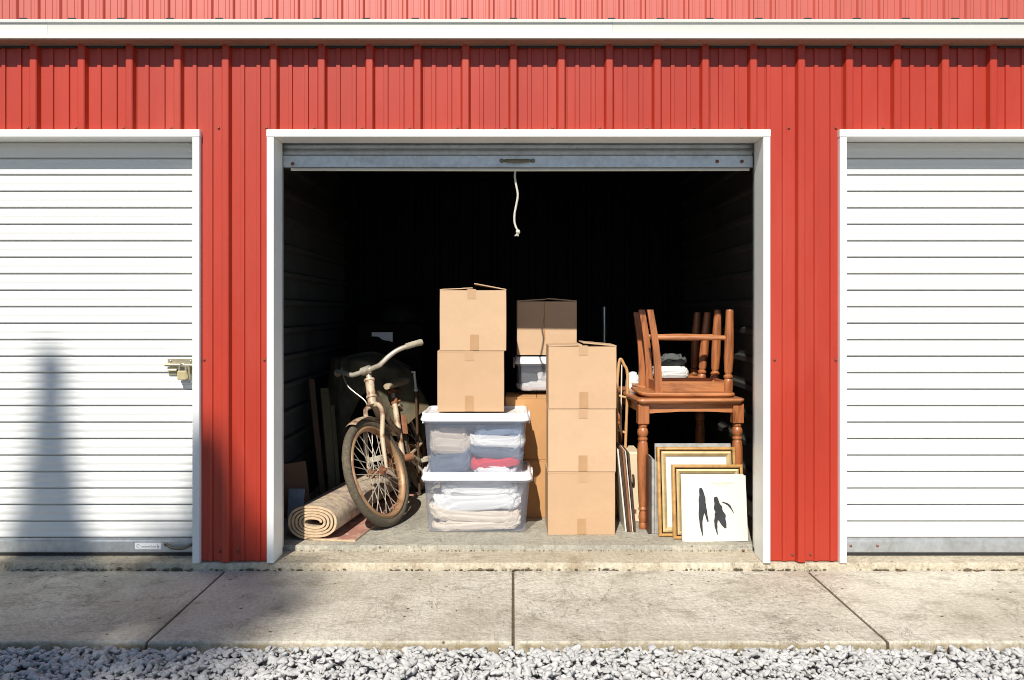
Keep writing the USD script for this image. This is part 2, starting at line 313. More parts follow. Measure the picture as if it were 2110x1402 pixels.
def concrete(name, a, b, dirt, edges):
    """Broomed concrete: broad stains, fine sand, small pits and a brushed relief."""
    nodes = {
        'g': ('geometry', {}), 'n1': ('noise_texture', {'scale': 1.6, 'detail': 6.0, 'roughness': 0.62}),
        'r1': ('rgb_ramp', {'ramp': [(0.36, b), (0.60, a)]}),
        'n2': ('noise_texture', {'scale': 55.0, 'detail': 4.0, 'roughness': 0.7}), 'r2': ('rgb_ramp', {'ramp': [(0.3, (0.72,) * 3), (0.7, (1.20,) * 3)]}),
        'm2': ('mix_color', {'blend_type': 'multiply', 'fac': 1.0, 'use_clamp': False}),
        'n3': ('noise_texture', {'scale': 5.0, 'detail': 8.0, 'roughness': 0.75}), 'r3': ('rgb_ramp', {'ramp': [(0.52, (0, 0, 0)), (0.72, (0.8,) * 3)]}),
        'm3': ('mix_color', {'b': dirt}),
        'v': ('voronoi_texture', {'scale': 9.0}), 'rv': ('rgb_ramp', {'ramp': [(0.045, (1, 1, 1)), (0.085, (0, 0, 0))]}),
        'm4': ('mix_color', {'b': tuple(c * 0.35 for c in dirt)}),
        'map': ('mapping', {'rotation': (0, 0, 0.55), 'scale': (34.0, 5.0, 5.0)}), 'nb': ('noise_texture', {'scale': 1.0, 'detail': 4.0, 'roughness': 0.65, 'distortion': 1.2}),
        'nc': ('noise_texture', {'scale': 24.0, 'detail': 6.0, 'roughness': 0.7}), 'ad': ('math', {'math_type': 'add'}), 'mulb': ('math', {'math_type': 'multiply', 'value2': 0.8}),
        'mk': ('noise_texture', {'scale': 3.2, 'detail': 7.0, 'roughness': 0.68, 'distortion': 1.6}), 'rk': ('rgb_ramp', {'ramp': [(0.488, (0, 0, 0)), (0.5, (1, 1, 1)), (0.512, (0, 0, 0))]}),
        'mq': ('noise_texture', {'scale': 1.1, 'detail': 4.0}), 'rq': ('rgb_ramp', {'ramp': [(0.40, (0, 0, 0)), (0.56, (0.75,) * 3)]}), 'kk': ('math', {'math_type': 'multiply'}),
        'm5': ('mix_color', {'b': tuple(c * 0.45 for c in dirt)}),
        'sz': ('separate_xyz', {}), 'zr': ('map_range', {'from_min': -0.004 if name == 'concrete' else -9.0, 'from_max': -0.016 if name == 'concrete' else -9.1, 'to_min': 0.0, 'to_max': 0.8, 'clamp': True}),
        'ns': ('noise_texture', {'scale': 14.0, 'detail': 5.0}), 'rs': ('rgb_ramp', {'ramp': [(0.3, (0.25,) * 3), (0.6, (1, 1, 1))]}), 'ks': ('math', {'math_type': 'multiply'}),
        'm6': ('mix_color', {'b': (0.27, 0.205, 0.105)}),
        'b': ('bump', {'strength': 1.0, 'distance': 0.012}),
        'p': ('principled_bsdf', {'roughness': 0.88, 'specular_ior_level': 0.25})}
    links = [('g.position', 'n1.vector'), ('g.position', 'n2.vector'), ('g.position', 'n3.vector'), ('g.position', 'v.vector'), ('g.position', 'map.vector'), ('g.position', 'nc.vector'),
             ('n1.fac', 'r1.fac'), ('n2.fac', 'r2.fac'), ('r1.color', 'm2.a'), ('r2.color', 'm2.b'), ('m2.result', 'm3.a'), ('n3.fac', 'r3.fac'), ('r3.color', 'm3.fac'),
             ('m3.result', 'm4.a'), ('v.distance', 'rv.fac'), ('rv.color', 'm4.fac'), ('m4.result', 'm5.a'), ('g.position', 'mk.vector'), ('g.position', 'mq.vector'), ('mk.fac', 'rk.fac'), ('mq.fac', 'rq.fac'), ('rk.color', 'kk.value1'), ('rq.color', 'kk.value2'), ('kk.value', 'm5.fac'), ('g.position', 'sz.vector'), ('sz.z', 'zr.value'), ('g.position', 'ns.vector'), ('ns.fac', 'rs.fac'), ('zr.result', 'ks.value1'), ('rs.color', 'ks.value2'), ('ks.value', 'm6.fac'), ('m5.result', 'm6.a'), ('m6.result', 'p.base_color'),
             ('map.vector', 'nb.vector'), ('nb.fac', 'mulb.value1'), ('mulb.value', 'ad.value1'), ('nc.fac', 'ad.value2'), ('ad.value', 'b.height'), ('b.normal', 'p.normal')]
    M[name] = usdkit.material(stage, '/World/Looks/' + name, nodes, links, surface='p.BSDF')
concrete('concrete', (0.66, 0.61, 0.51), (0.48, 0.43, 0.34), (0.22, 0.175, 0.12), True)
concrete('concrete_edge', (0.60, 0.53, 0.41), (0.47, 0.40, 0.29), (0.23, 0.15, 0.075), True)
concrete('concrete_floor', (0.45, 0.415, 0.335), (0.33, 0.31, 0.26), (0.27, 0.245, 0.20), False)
M['clear_plastic'] = usdkit.material(stage, '/World/Looks/clear_plastic', {
    't': ('transparent_bsdf', {'color': (0.97, 0.975, 0.985)}), 'd': ('diffuse_bsdf', {'color': (0.62, 0.68, 0.84)}), 'tl': ('translucent_bsdf', {'color': (0.62, 0.68, 0.84)}),
    'g': ('glossy_bsdf', {'color': (0.9, 0.9, 0.9), 'roughness': 0.15}), 'w': ('layer_weight', {'blend': 0.5}),
    'pw': ('math', {'math_type': 'power', 'value2': 4.0}), 'ma': ('math', {'math_type': 'multiply_add', 'value2': 0.5, 'value3': 0.035}),
    'md': ('mix_closure', {'fac': 0.5}), 'm1': ('mix_closure', {'fac': 0.22}), 'm2': ('mix_closure', {})},
    [('d.BSDF', 'md.closure1'), ('tl.BSDF', 'md.closure2'), ('t.BSDF', 'm1.closure1'), ('md.closure', 'm1.closure2'), ('m1.closure', 'm2.closure1'), ('g.BSDF', 'm2.closure2'),
     ('w.facing', 'pw.value1'), ('pw.value', 'ma.value1'), ('ma.value', 'm2.fac')], surface='m2.closure')

# ------------------------------------------------------------------ the setting
def rough_slab(x0, x1, yb, yf, zt, zb, seed, chip=0.012, step=0.014, sides=0.0):
    """A concrete slab: flat top, worn and chipped front edge, front face, and its two ends."""
    nx = max(8, int((x1 - x0) / step)); xs = np.linspace(x0, x1, nx)
    w = yb - yf
    u = np.concatenate([np.linspace(0, 1, 7) * (w - 0.06), w - np.array([0.032, 0.02, 0.010, 0.004])])
    rows = []
    def nz(o, s, k): return meshkit.fbm(np.stack([xs * s, np.full(nx, o * 3.7), np.full(nx, seed * 5.3)], -1), 4, seed) - 0.5
    big = np.clip(nz(1, 6, 0) * 3.2 - 0.25, 0, 1) * chip * 1.6
    ends = np.minimum(1, np.minimum(xs - x0, x1 - xs) / 0.02); drop = (1 - ends) ** 2 * sides
    for i, uu in enumerate(u):
        t = max(0.0, (uu - (w - 0.032)) / 0.032)
        rows.append((np.full(nx, yb - uu) , zt + nz(i, 3, 0) * 0.004 * (uu > 0.02) - big * t ** 1.5 * 1.4 + nz(i, 25, 0) * chip * 0.35 * t - drop))
    edge = big * 0.8
    zs = [0.006, 0.5, 1.0]
    rows.append((yf + edge + nz(21, 22, 0) * chip * 0.6, zt - 0.010 - big * 1.2 + nz(22, 30, 0) * chip * 0.4))
    for k, q in enumerate((0.3, 0.55, 0.8, 1.0)):
        rows.append((yf - 0.004 + edge * (1 - q) + nz(30 + k, 20, 0) * chip, np.full(nx, zt - 0.012 - (zt - zb - 0.012) * q)))
    Y = np.stack([r[0] for r in rows]); Z = np.stack([r[1] for r in rows]); X = np.broadcast_to(xs, Y.shape)
    m = grid(X, Y, Z)
    capz = np.full(len(rows), zb)
    sidesm = [grid(np.stack([X[:, k], X[:, k]]), np.stack([Y[:, k], Y[:, k]]), np.stack([Z[:, k], capz])) for k in (0, nx - 1)]
    sidesm[0].invert()
    back = grid(np.stack([xs, xs]), np.full((2, nx), yb), np.stack([Z[0], np.full(nx, zb)]))
    return cat(m, *sidesm, back)

xs_ = np.linspace(-70, 70, 57); ys_ = np.linspace(-75, 60, 55)
GX, GY = np.meshgrid(xs_, ys_)
obj('ground', grid(GX, GY, np.full_like(GX, -0.085)), 'ground_gravel', kind='structure')
side = thing('sidewalk', None, None, (0, -0.7, -0.06), kind='structure')
obj('joint_fill', box(-7.4, 7.4, -1.27, -0.035, -0.075, -0.014, 0), 'joint_fill', side)
joints = [-7.4, -5.53, -3.68, -1.828, 0.001, 1.868, 3.71, 5.55, 7.4]
for k in range(8):
    obj('slab', rough_slab(joints[k] + 0.008, joints[k + 1] - 0.008, -0.036, -1.31, 0.0, -0.075, 11 + k, 0.009, sides=0.006), 'concrete', side, smooth=40)
found = thing('foundation', None, None, (0, 0.1, 0), kind='structure')
obj('apron', rough_slab(-7.4, 7.4, 0.30, -0.030, 0.046, -0.02, 41, 0.024, step=0.008), 'concrete_edge', found, smooth=40)
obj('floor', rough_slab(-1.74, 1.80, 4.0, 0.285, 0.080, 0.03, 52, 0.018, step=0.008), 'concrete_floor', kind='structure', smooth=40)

# gravel: loose crushed stone, thousands of pieces lying over each other
def gravel():
    r = np.random.default_rng(3); protos = []
    for k in range(10):
        p = r.normal(size=(20, 3)); p /= np.linalg.norm(p, axis=1, keepdims=True); p *= r.uniform(0.72, 1.12, (20, 1)); p *= [1, r.uniform(0.62, 0.9), r.uniform(0.36, 0.6)]
        protos.append(trimesh.convex.convex_hull(p))
    V, Fc, off = [], [], 0
    def lay(n, xr, yr, zr, sr, seed):
        nonlocal off
        q = np.random.default_rng(seed)
        for k, pr in enumerate(protos):
            m = n // len(protos); v = np.array(pr.vertices); f = np.array(pr.faces)
            a, b, c = q.uniform(0, 2 * np.pi, m), q.normal(0, 0.42, m), q.normal(0, 0.42, m)
            ca, sa, cb, sb, cc, sc = np.cos(a), np.sin(a), np.cos(b), np.sin(b), np.cos(c), np.sin(c)
            o = np.zeros(m)
            Rz = np.stack([np.stack([ca, -sa, o], -1), np.stack([sa, ca, o], -1), np.stack([o, o, o + 1], -1)], 1)
            Rx = np.stack([np.stack([o + 1, o, o], -1), np.stack([o, cb, -sb], -1), np.stack([o, sb, cb], -1)], 1)
            Ry = np.stack([np.stack([cc, o, sc], -1), np.stack([o, o + 1, o], -1), np.stack([-sc, o, cc], -1)], 1)
            R = Rz @ Rx @ Ry; s = q.uniform(*sr, m) * np.where(q.random(m) < 0.18, 1.35, 1)
            pos = np.stack([q.uniform(*xr, m), q.uniform(*yr, m), q.uniform(*zr, m) + 0.012], -1)
            pos[:, 1] = np.minimum(pos[:, 1], -1.325 - s * 0.72)
            w = np.einsum('mij,vj->mvi', R, v) * s[:, None, None] + pos[:, None]
            V.append(w.reshape(-1, 3)); Fc.append((f[None] + (np.arange(m) * len(v))[:, None, None] + off).reshape(-1, 3)); off += m * len(v)
    lay(9000, (-4.2, 4.2), (-2.3, -1.33), (-0.076, -0.060), (0.013, 0.025), 1)
    lay(10500, (-4.2, 4.2), (-2.3, -1.33), (-0.052, -0.034), (0.013, 0.029), 2)
    lay(2600, (-7.5, -4.2), (-2.6, -1.33), (-0.07, -0.04), (0.02, 0.036), 4)
    lay(2600, (4.2, 7.5), (-2.6, -1.33), (-0.07, -0.04), (0.02, 0.036), 5)
    lay(8000, (-7.5, 7.5), (-4.5, -2.3), (-0.07, -0.04), (0.024, 0.045), 6)
    return trimesh.Trimesh(np.vstack(V), np.vstack(Fc), process=False)
obj('gravel', gravel(), 'stone', kind='stuff', smooth=True, label='pale crushed stone gravel in front of the concrete walk', cat='gravel')

# ------------------------------------------------------------------ the building
bld = thing('storage_building', 'red ribbed steel storage building with white trimmed roller doors', 'building', (0, 0, 0.05))
RIB = 0.3046; R0 = 0.003
def ribbed(x0, x1, a, rib=RIB, off=R0, h=0.040, hw=(0.033, 0.020), back=0.014, minor=True):
    """The outline (x, y) of a ribbed sheet between x0 and x1, ribs towards -y from the plane y = a."""
    pts = []
    k0, k1 = int(math.floor((x0 - off) / rib)) - 1, int(math.ceil((x1 - off) / rib)) + 1
    for k in range(k0, k1 + 1):
        c = off + k * rib
        pts += [(c - hw[0], 0), (c - hw[1] - 0.003, -h + 0.005), (c - hw[1] + 0.003, -h), (c + hw[1] - 0.003, -h), (c + hw[1] + 0.003, -h + 0.005), (c + hw[0], 0)]
        if minor:
            for q in (rib / 3, 2 * rib / 3):
                pts += [(c + q - 0.0155, 0), (c + q - 0.0115, -0.0105), (c + q + 0.0115, -0.0105), (c + q + 0.0155, 0)]
    xs, ys = np.array(pts).T
    inn = (xs > x0 + 1e-4) & (xs < x1 - 1e-4)
    px = np.concatenate([[x0], xs[inn], [x1]]); py = np.interp(px, xs, ys) + a
    return Polygon(list(zip(px, py)) + [(x1, a + back), (x0, a + back)])
DOORS = [(-5.17, -2.032), (-1.516, 1.587), (2.116, 5.25)]
HEAD, EAVE, WB = 2.755, 3.46, 0.0535
def panel(x0, x1, z0, z1): obj('wall_panel', extrude(ribbed(x0, x1, 0.0), 'z', z0, z1), 'red_steel', bld, smooth=25)
cuts = [-5.95, DOORS[0][0] - 0.02]
def split(x0, x1, n): return list(np.linspace(x0, x1, n + 1))
for d0, d1 in DOORS:                                     # sheets over the doors: each three ribs wide
    e = [d0 - 0.02] + [R0 + RIB * k + 0.039 for k in range(-20, 20, 3) if d0 + 0.25 < R0 + RIB * k + 0.039 < d1 - 0.25] + [d1 + 0.02]
    for a, b in zip(e[:-1], e[1:]): panel(a + 0.0008, b - 0.0008, HEAD + 0.01, EAVE)
for a, b in ((-6.0, DOORS[0][0] - 0.02), (DOORS[0][1] + 0.02, DOORS[1][0] - 0.02), (DOORS[1][1] + 0.02, DOORS[2][0] - 0.02), (DOORS[2][1] + 0.02, 6.0)):
    panel(a + 0.0008, b - 0.0008, WB, EAVE)
# white trim of the three openings: a header and two jambs each, the header a hair proud
for d0, d1 in DOORS:
    obj('door_header', box(d0 - 0.046, d1 + 0.046, -0.044, 0.19, HEAD - 0.005, HEAD + 0.042, 0.002), 'white_trim', bld)
    obj('door_jamb', box(d0 - 0.044, d0, -0.041, 0.185, 0.047, HEAD - 0.006, 0.002), 'white_trim', bld)
    obj('door_jamb', box(d1, d1 + 0.044, -0.041, 0.185, 0.047, HEAD - 0.006, 0.002), 'white_trim', bld)
# fixing screws
def screw(x, z, y=0.0):
    obj('screw', lathe([(0.0088, 0), (0.0088, 0.004), (0.005, 0.009), (0.0, 0.010)], 7, (x, y, z), (0, -1, 0)), 'screw_steel', bld)
for k in range(-11, 12):
    x = R0 + RIB * k - 0.052 - 0.0032 * k * (k > 0)
    if abs(x) < 3.4: screw(x, HEAD + 0.058)
for px, py in ((421, 742), (545, 742), (1596, 742), (1722, 742), (453, 1137), (490, 1137), (1633, 1143), (1670, 1143)):
    x, _, z = P(px, py, 0.0); screw(x, z)
# eave: soffit strip, gutter with rolled lip, roof sheet with open rib ends, set-back upper wall
G = 0.115
gz0, gz1 = P(0, 80, -G - 0.035)[2], P(0, 40, -G - 0.035)[2]
prof = [(-0.040, gz0), (-G - 0.030, gz0), (-G - 0.037, gz0 + 0.004), (-G - 0.037, gz0 + 0.013), (-G - 0.031, gz0 + 0.019), (-G - 0.030, gz1 - 0.036), (-G - 0.034, gz1 - 0.026),
        (-G - 0.045, gz1 - 0.020), (-G - 0.046, gz1 - 0.002), (-G - 0.038, gz1), (-G - 0.030, gz1 - 0.004), (-G - 0.024, gz1 - 0.03), (-G - 0.02, gz0 + 0.012), (-0.040, gz0 + 0.012)]
for a, b in ((-6.0, -2.9), (-2.899, 0.62), (0.621, 6.0)):
    obj('gutter', extrude(prof, 'x', a, b), 'gutter_white', bld, smooth=50)
obj('soffit', box(-6.0, 6.0, -G - 0.022, -0.040, gz0 - 0.0035, gz0 - 0.0008, 0), 'brown_soffit', bld)
obj('fascia', box(-6.0, 6.0, -0.0395, -0.037, gz0 - 0.012, gz1 - 0.01, 0), 'brown_soffit', bld)
for k in range(-19, 20):                               # added black strips between the ribs, standing in for the shade under the eave
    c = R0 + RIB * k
    obj('eave_shade_strip', box(c + 0.035, c + RIB - 0.035, -0.030, -0.013, P(0, 101, 0)[2], gz0 - 0.004, 0.002), 'rubber', bld)
def roof_panel(x0, x1):
    pol = ribbed(x0, x1, 0.0)                            # drawn flat, then laid on the slope with its ribs up
    m = extrude(pol, 'z', 0, 7.2); v = np.array(m.vertices)
    w = np.stack([v[:, 0], -G - 0.005 + v[:, 2], gz1 - 0.034 - v[:, 1] + v[:, 2] * 0.09], -1)
    return trimesh.Trimesh(w, m.faces[:, ::-1], process=False)
e = [-6.0] + [R0 + RIB * k + 0.039 for k in range(-18, 19, 3)] + [6.0]
for a, b in zip(e[:-1], e[1:]): obj('roof_panel', roof_panel(a + 0.0008, b - 0.0008), 'red_steel_roof', bld, smooth=25)
for k in range(-12, 13):
    c = R0 + RIB * k + 0.002 * k
    obj('rib_closure', extrude([(c - 0.036, gz1 - 0.030), (c - 0.022, gz1 + 0.016), (c + 0.022, gz1 + 0.016), (c + 0.036, gz1 - 0.030)], 'y', -G - 0.012, -G + 0.01), 'rubber', bld)
e = [-8.2] + [R0 + RIB * k + 0.039 for k in range(-25, 26, 3)] + [8.2]
for a, b in zip(e[:-1], e[1:]): obj('upper_wall_panel', extrude(ribbed(a + 0.0008, b - 0.0008, 7.25, hw=(0.045, 0.022)), 'z', 4.0, 8.0), 'red_steel_roof', bld, smooth=25)
obj('upper_roof', box(-8.3, 8.3, 6.9, 14, 8.0, 8.1), 'red_steel_roof', bld)
# inside of the open unit: partitions with level ribs, back wall with upright ribs, ceiling
def level_ribbed(xw, s):
    zs, xs = [], []
    z = 0.03
    while z < 2.98:
        zs += [z, z + 0.150, z + 0.164, z + 0.200]; xs += [0, 0, 0.030, 0.030]
        z += 0.214
    return Polygon(list(zip(xw + s * np.array(xs), zs)) + [(xw - s * 0.02, zs[-1]), (xw - s * 0.02, zs[0])])
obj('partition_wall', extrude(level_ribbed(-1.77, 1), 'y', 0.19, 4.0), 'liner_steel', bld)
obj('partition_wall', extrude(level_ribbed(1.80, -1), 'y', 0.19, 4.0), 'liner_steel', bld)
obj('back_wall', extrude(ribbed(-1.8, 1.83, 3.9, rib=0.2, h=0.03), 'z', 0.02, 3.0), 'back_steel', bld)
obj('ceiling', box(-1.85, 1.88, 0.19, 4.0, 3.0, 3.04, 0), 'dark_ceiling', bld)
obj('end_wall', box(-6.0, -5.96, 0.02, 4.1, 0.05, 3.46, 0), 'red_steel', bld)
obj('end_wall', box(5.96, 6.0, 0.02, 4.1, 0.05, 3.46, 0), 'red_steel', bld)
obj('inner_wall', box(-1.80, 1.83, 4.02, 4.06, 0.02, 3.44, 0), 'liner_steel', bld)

# roller doors
SL = 0.1078
def slat_mesh(x0, x1, z, y, h=SL):
    pr = [(y + 0.020, z), (y + 0.004, z + 0.0005), (y - 0.004, z + 0.003), (y - 0.0055, z + 0.010), (y - 0.0030, z + 0.022), (y + 0.0005, z + 0.034), (y + 0.0012, z + 0.040), (y - 0.0022, z + 0.050), (y - 0.0028, z + 0.062), (y + 0.0008, z + 0.074),
          (y + 0.0012, z + 0.080), (y + 0.0005, z + 0.088), (y + 0.0036, z + h - 0.0095), (y + 0.016, z + h - 0.0080), (y + 0.020, z + h - 0.0078)]
    return extrude(pr, 'x', x0, x1)
def pull_handle(cx_, cz, y, w, lift, parent):
    xs = np.linspace(-1, 1, 13)
    pts = np.stack([cx_ + xs * w * 0.40, y - 0.030 * (1 - xs ** 6), cz + lift * (1 - xs ** 2)], -1)
    obj('handle', cat(tube(pts, 0.0085 + 0.003 * (1 - xs ** 2), 8), *[lathe([(0.015, 0), (0.015, 0.006), (0.008, 0.011)], 10, (cx_ + s * w * 0.44, y + 0.002, cz), (0, -1, 0)) for s in (-1, 1)]), 'dark_handle', parent, smooth=40)
def closed_door(x0, x1, label):
    d = obj('roller_door', box(x0, x1, 0.172, 0.18, 0.13, 2.74, 0), 'door_white', bld, label=label)
    n = 0; z = 0.168
    while z < 2.70:
        obj('slat', slat_mesh(x0 - 0.012, x1 + 0.012, z, 0.150), 'door_white', d, smooth=28); z += SL
    obj('bottom_bar', extrude([(0.172, 0.070), (0.143, 0.070), (0.141, 0.074), (0.141, 0.142), (0.146, 0.147), (0.146, 0.163), (0.156, 0.1665), (0.172, 0.1665)], 'x', x0, x1), 'galvanised', d)
    obj('bottom_seal', box(x0, x1, 0.146, 0.168, 0.0465, 0.0698, 0.003), 'rubber', d)
    return d
left = closed_door(DOORS[0][0], DOORS[0][1], 'closed white roller door with padlocked latch')
hx, _, hz = P(367, 1124, 0.11); pull_handle(hx, hz, 0.141, 0.205, -0.020, left)
a, b = P(278, 1119, 0.14), P(332, 1132, 0.14)
st = obj('sticker', box(a[0], b[0], 0.1395, 0.1408, b[2], a[2], 0), 'sticker', left)
marks = [box(a[0] + u0 * (b[0] - a[0]), a[0] + u1 * (b[0] - a[0]), 0.1388, 0.1394, b[2] + v0 * (a[2] - b[2]), b[2] + v1 * (a[2] - b[2]), 0) for u0, u1, v0, v1 in
         ((0.26, 0.36, 0.38, 0.50), (0.38, 0.44, 0.36, 0.52), (0.46, 0.58, 0.38, 0.50), (0.60, 0.66, 0.44, 0.60), (0.68, 0.80, 0.38, 0.50), (0.26, 0.80, 0.22, 0.26), (0.86, 0.92, 0.2, 0.5), (0.84, 0.88, 0.44, 0.7))]
ring = np.array([(a[0] + 0.12 * (b[0] - a[0]) + 0.009 * math.cos(t), 0.139, b[2] + 0.52 * (a[2] - b[2]) + 0.010 * math.sin(t)) for t in np.linspace(0.2, 5.2, 14)])
obj('print', cat(marks + [tube(ring, 0.0018, 5)]), 'grey_print', st)
right = closed_door(DOORS[2][0], DOORS[2][1], 'closed white roller door without any handle in view')
for px in (1753, 1808): 
    x, _, z = P(px, 1125, 0.14); obj('bolt', lathe([(0.009, 0), (0.009, 0.005), (0.004, 0.008)], 8, (x, 0.1415, z), (0, -1, 0)), 'screw_steel', right)
x, _, z = P(1778, 335, 0.14)
# slide latch on the left door, padlock hanging from it
def lz(px, py, Y=0.12): return P(px, py, Y)
la = obj('latch_plate', cat(box(lz(343, 0)[0], lz(398, 0)[0], 0.136, 0.1475, lz(0, 750)[2], lz(0, 740)[2]), box(lz(345, 0)[0], lz(362, 0)[0], 0.138, 0.1475, lz(0, 774)[2], lz(0, 766)[2]),
    box(lz(346, 0)[0], lz(396, 0)[0], 0.141, 0.1475, lz(0, 771)[2], lz(0, 750.5)[2])), 'old_brass', left)
obj('latch_bolt', cat(tube([lz(340, 752, 0.118), lz(398, 753, 0.118)], 0.0115, 10), tube([lz(346, 763, 0.125), lz(364, 763, 0.125)], 0.009, 8), tube([lz(388, 755, 0.115), lz(390, 783, 0.115)], 0.008, 8)), 'old_brass', la, smooth=40)
obj('latch_screw', cat([lathe([(0.008, 0), (0.006, 0.004), (0, 0.006)], 8, lz(px, 744.5, 0.136), (0, -1, 0)) for px in (352, 393)]), 'steel', la, smooth=True)
obj('latch_tab', box(lz(371, 0)[0], lz(393, 0)[0], 0.130, 0.1455, lz(0, 791)[2], lz(0, 784)[2]), 'galvanised', la)
pl = thing('padlock', 'small brass padlock hanging from the slide latch of the left roller door', 'padlock', lz(375, 782, 0.09))
c = lz(375.5, 774, 0.085)
obj('body', box(c[0] - 0.029, c[0] + 0.029, 0.068, 0.105, c[2] - 0.028, c[2] + 0.030, 0.006), 'padlock_brass', pl)
sh = [(-0.020, 0.026), (-0.020, 0.050), (-0.015, 0.066), (0, 0.074), (0.015, 0.066), (0.020, 0.050), (0.020, 0.026)]
obj('shackle', tube(smoothpath([(c[0] + u, 0.087, c[2] + v) for u, v in sh], 5), 0.0055, 8), 'steel', pl, smooth=True)

# the raised door of the open unit
d0, d1 = DOORS[1]
up = obj('roller_door', box(d0 - 0.02, d1 + 0.02, 0.33, 0.34, 2.70, 2.95, 0), 'door_white', bld, label='raised roller door showing only its bottom bar')
obj('slat', slat_mesh(d0 - 0.02, d1 + 0.02, 2.690, 0.245), 'galvanised', up, smooth=28)
obj('slat', slat_mesh(d0 - 0.02, d1 + 0.02, 2.798, 0.262), 'galvanised', up, smooth=28)
bz0, bz1 = P(0, 345, 0.205)[2], P(0, 319, 0.205)[2]
bx0, bx1 = P(583, 0, 0.205)[0], P(1551, 0, 0.205)[0]
obj('bottom_bar', extrude([(0.25, bz0), (0.207, bz0), (0.205, bz0 + 0.003), (0.205, bz1 - 0.008), (0.212, bz1), (0.222, bz1 + 0.002), (0.224, bz1 + 0.022), (0.25, bz1 + 0.024)], 'x', bx0, bx1), 'galvanised', up)
obj('bottom_seal', tube([(bx0 + 0.05, 0.222, bz0 - 0.012), (0, 0.222, bz0 - 0.0135), (bx1 - 0.02, 0.222, bz0 - 0.012)], 0.0105, 10), 'seal_white', up, smooth=40)
h = P(1066, 331.5, 0.2); pull_handle(h[0], h[2], 0.205, 0.235, -0.004, up)
for px, py in ((1478, 333), (1529, 333), (603, 338)):
    p = P(px, py, 0.2); obj('bolt', lathe([(0.012, 0), (0.012, 0.006), (0.005, 0.012), (0.004, 0.02)], 8, (p[0], 0.2055, p[2]), (0, -1, 0)), 'screw_steel', up, smooth=30)
obj('guide_rail', box(d0 - 0.030, d0 - 0.004, 0.19, 0.24, 0.082, 2.70, 0.002), 'galvanised', bld)
obj('guide_rail', box(d1 + 0.004, d1 + 0.030, 0.19, 0.24, 0.082, 2.70, 0.002), 'galvanised', bld)
rp = thing('pull_rope', 'frayed white pull rope hanging from the raised door', 'rope', P(1062, 352, 0.235))
path = smoothpath([P(px, py, 0.235) for px, py in ((1062, 348), (1061, 366), (1064, 384), (1067, 402), (1064, 422), (1060.5, 440), (1060, 456), (1063, 468), (1067, 476))], 12)
n = len(path); ph = np.linspace(0, 60, n)
strands = [tube(path + 0.0042 * np.stack([np.cos(ph + k * 2.09), np.sin(ph + k * 2.09), 0 * ph], -1), 0.0036, 6) for k in range(3)]
obj('cord', cat(strands), 'rope', rp, smooth=True)
kn = trimesh.creation.icosphere(2, 0.015); kn.vertices *= 1 + 0.25 * (meshkit.noise(kn.vertices * 90)[:, None] - 0.5); kn.apply_translation(P(1067.5, 478, 0.235))
fr = [tube(smoothpath([P(1067.5, 479, 0.235), P(1067.5, 479, 0.235) + [q[0] * 0.5, q[1] * 0.5, -0.012], P(1067.5, 479, 0.235) + [q[0], q[1], -0.026]], 4), 0.002, 4) for q in RNG.normal(0, 0.009, (14, 2))]
obj('frayed_end', cat([kn] + fr), 'rope', rp, smooth=True)

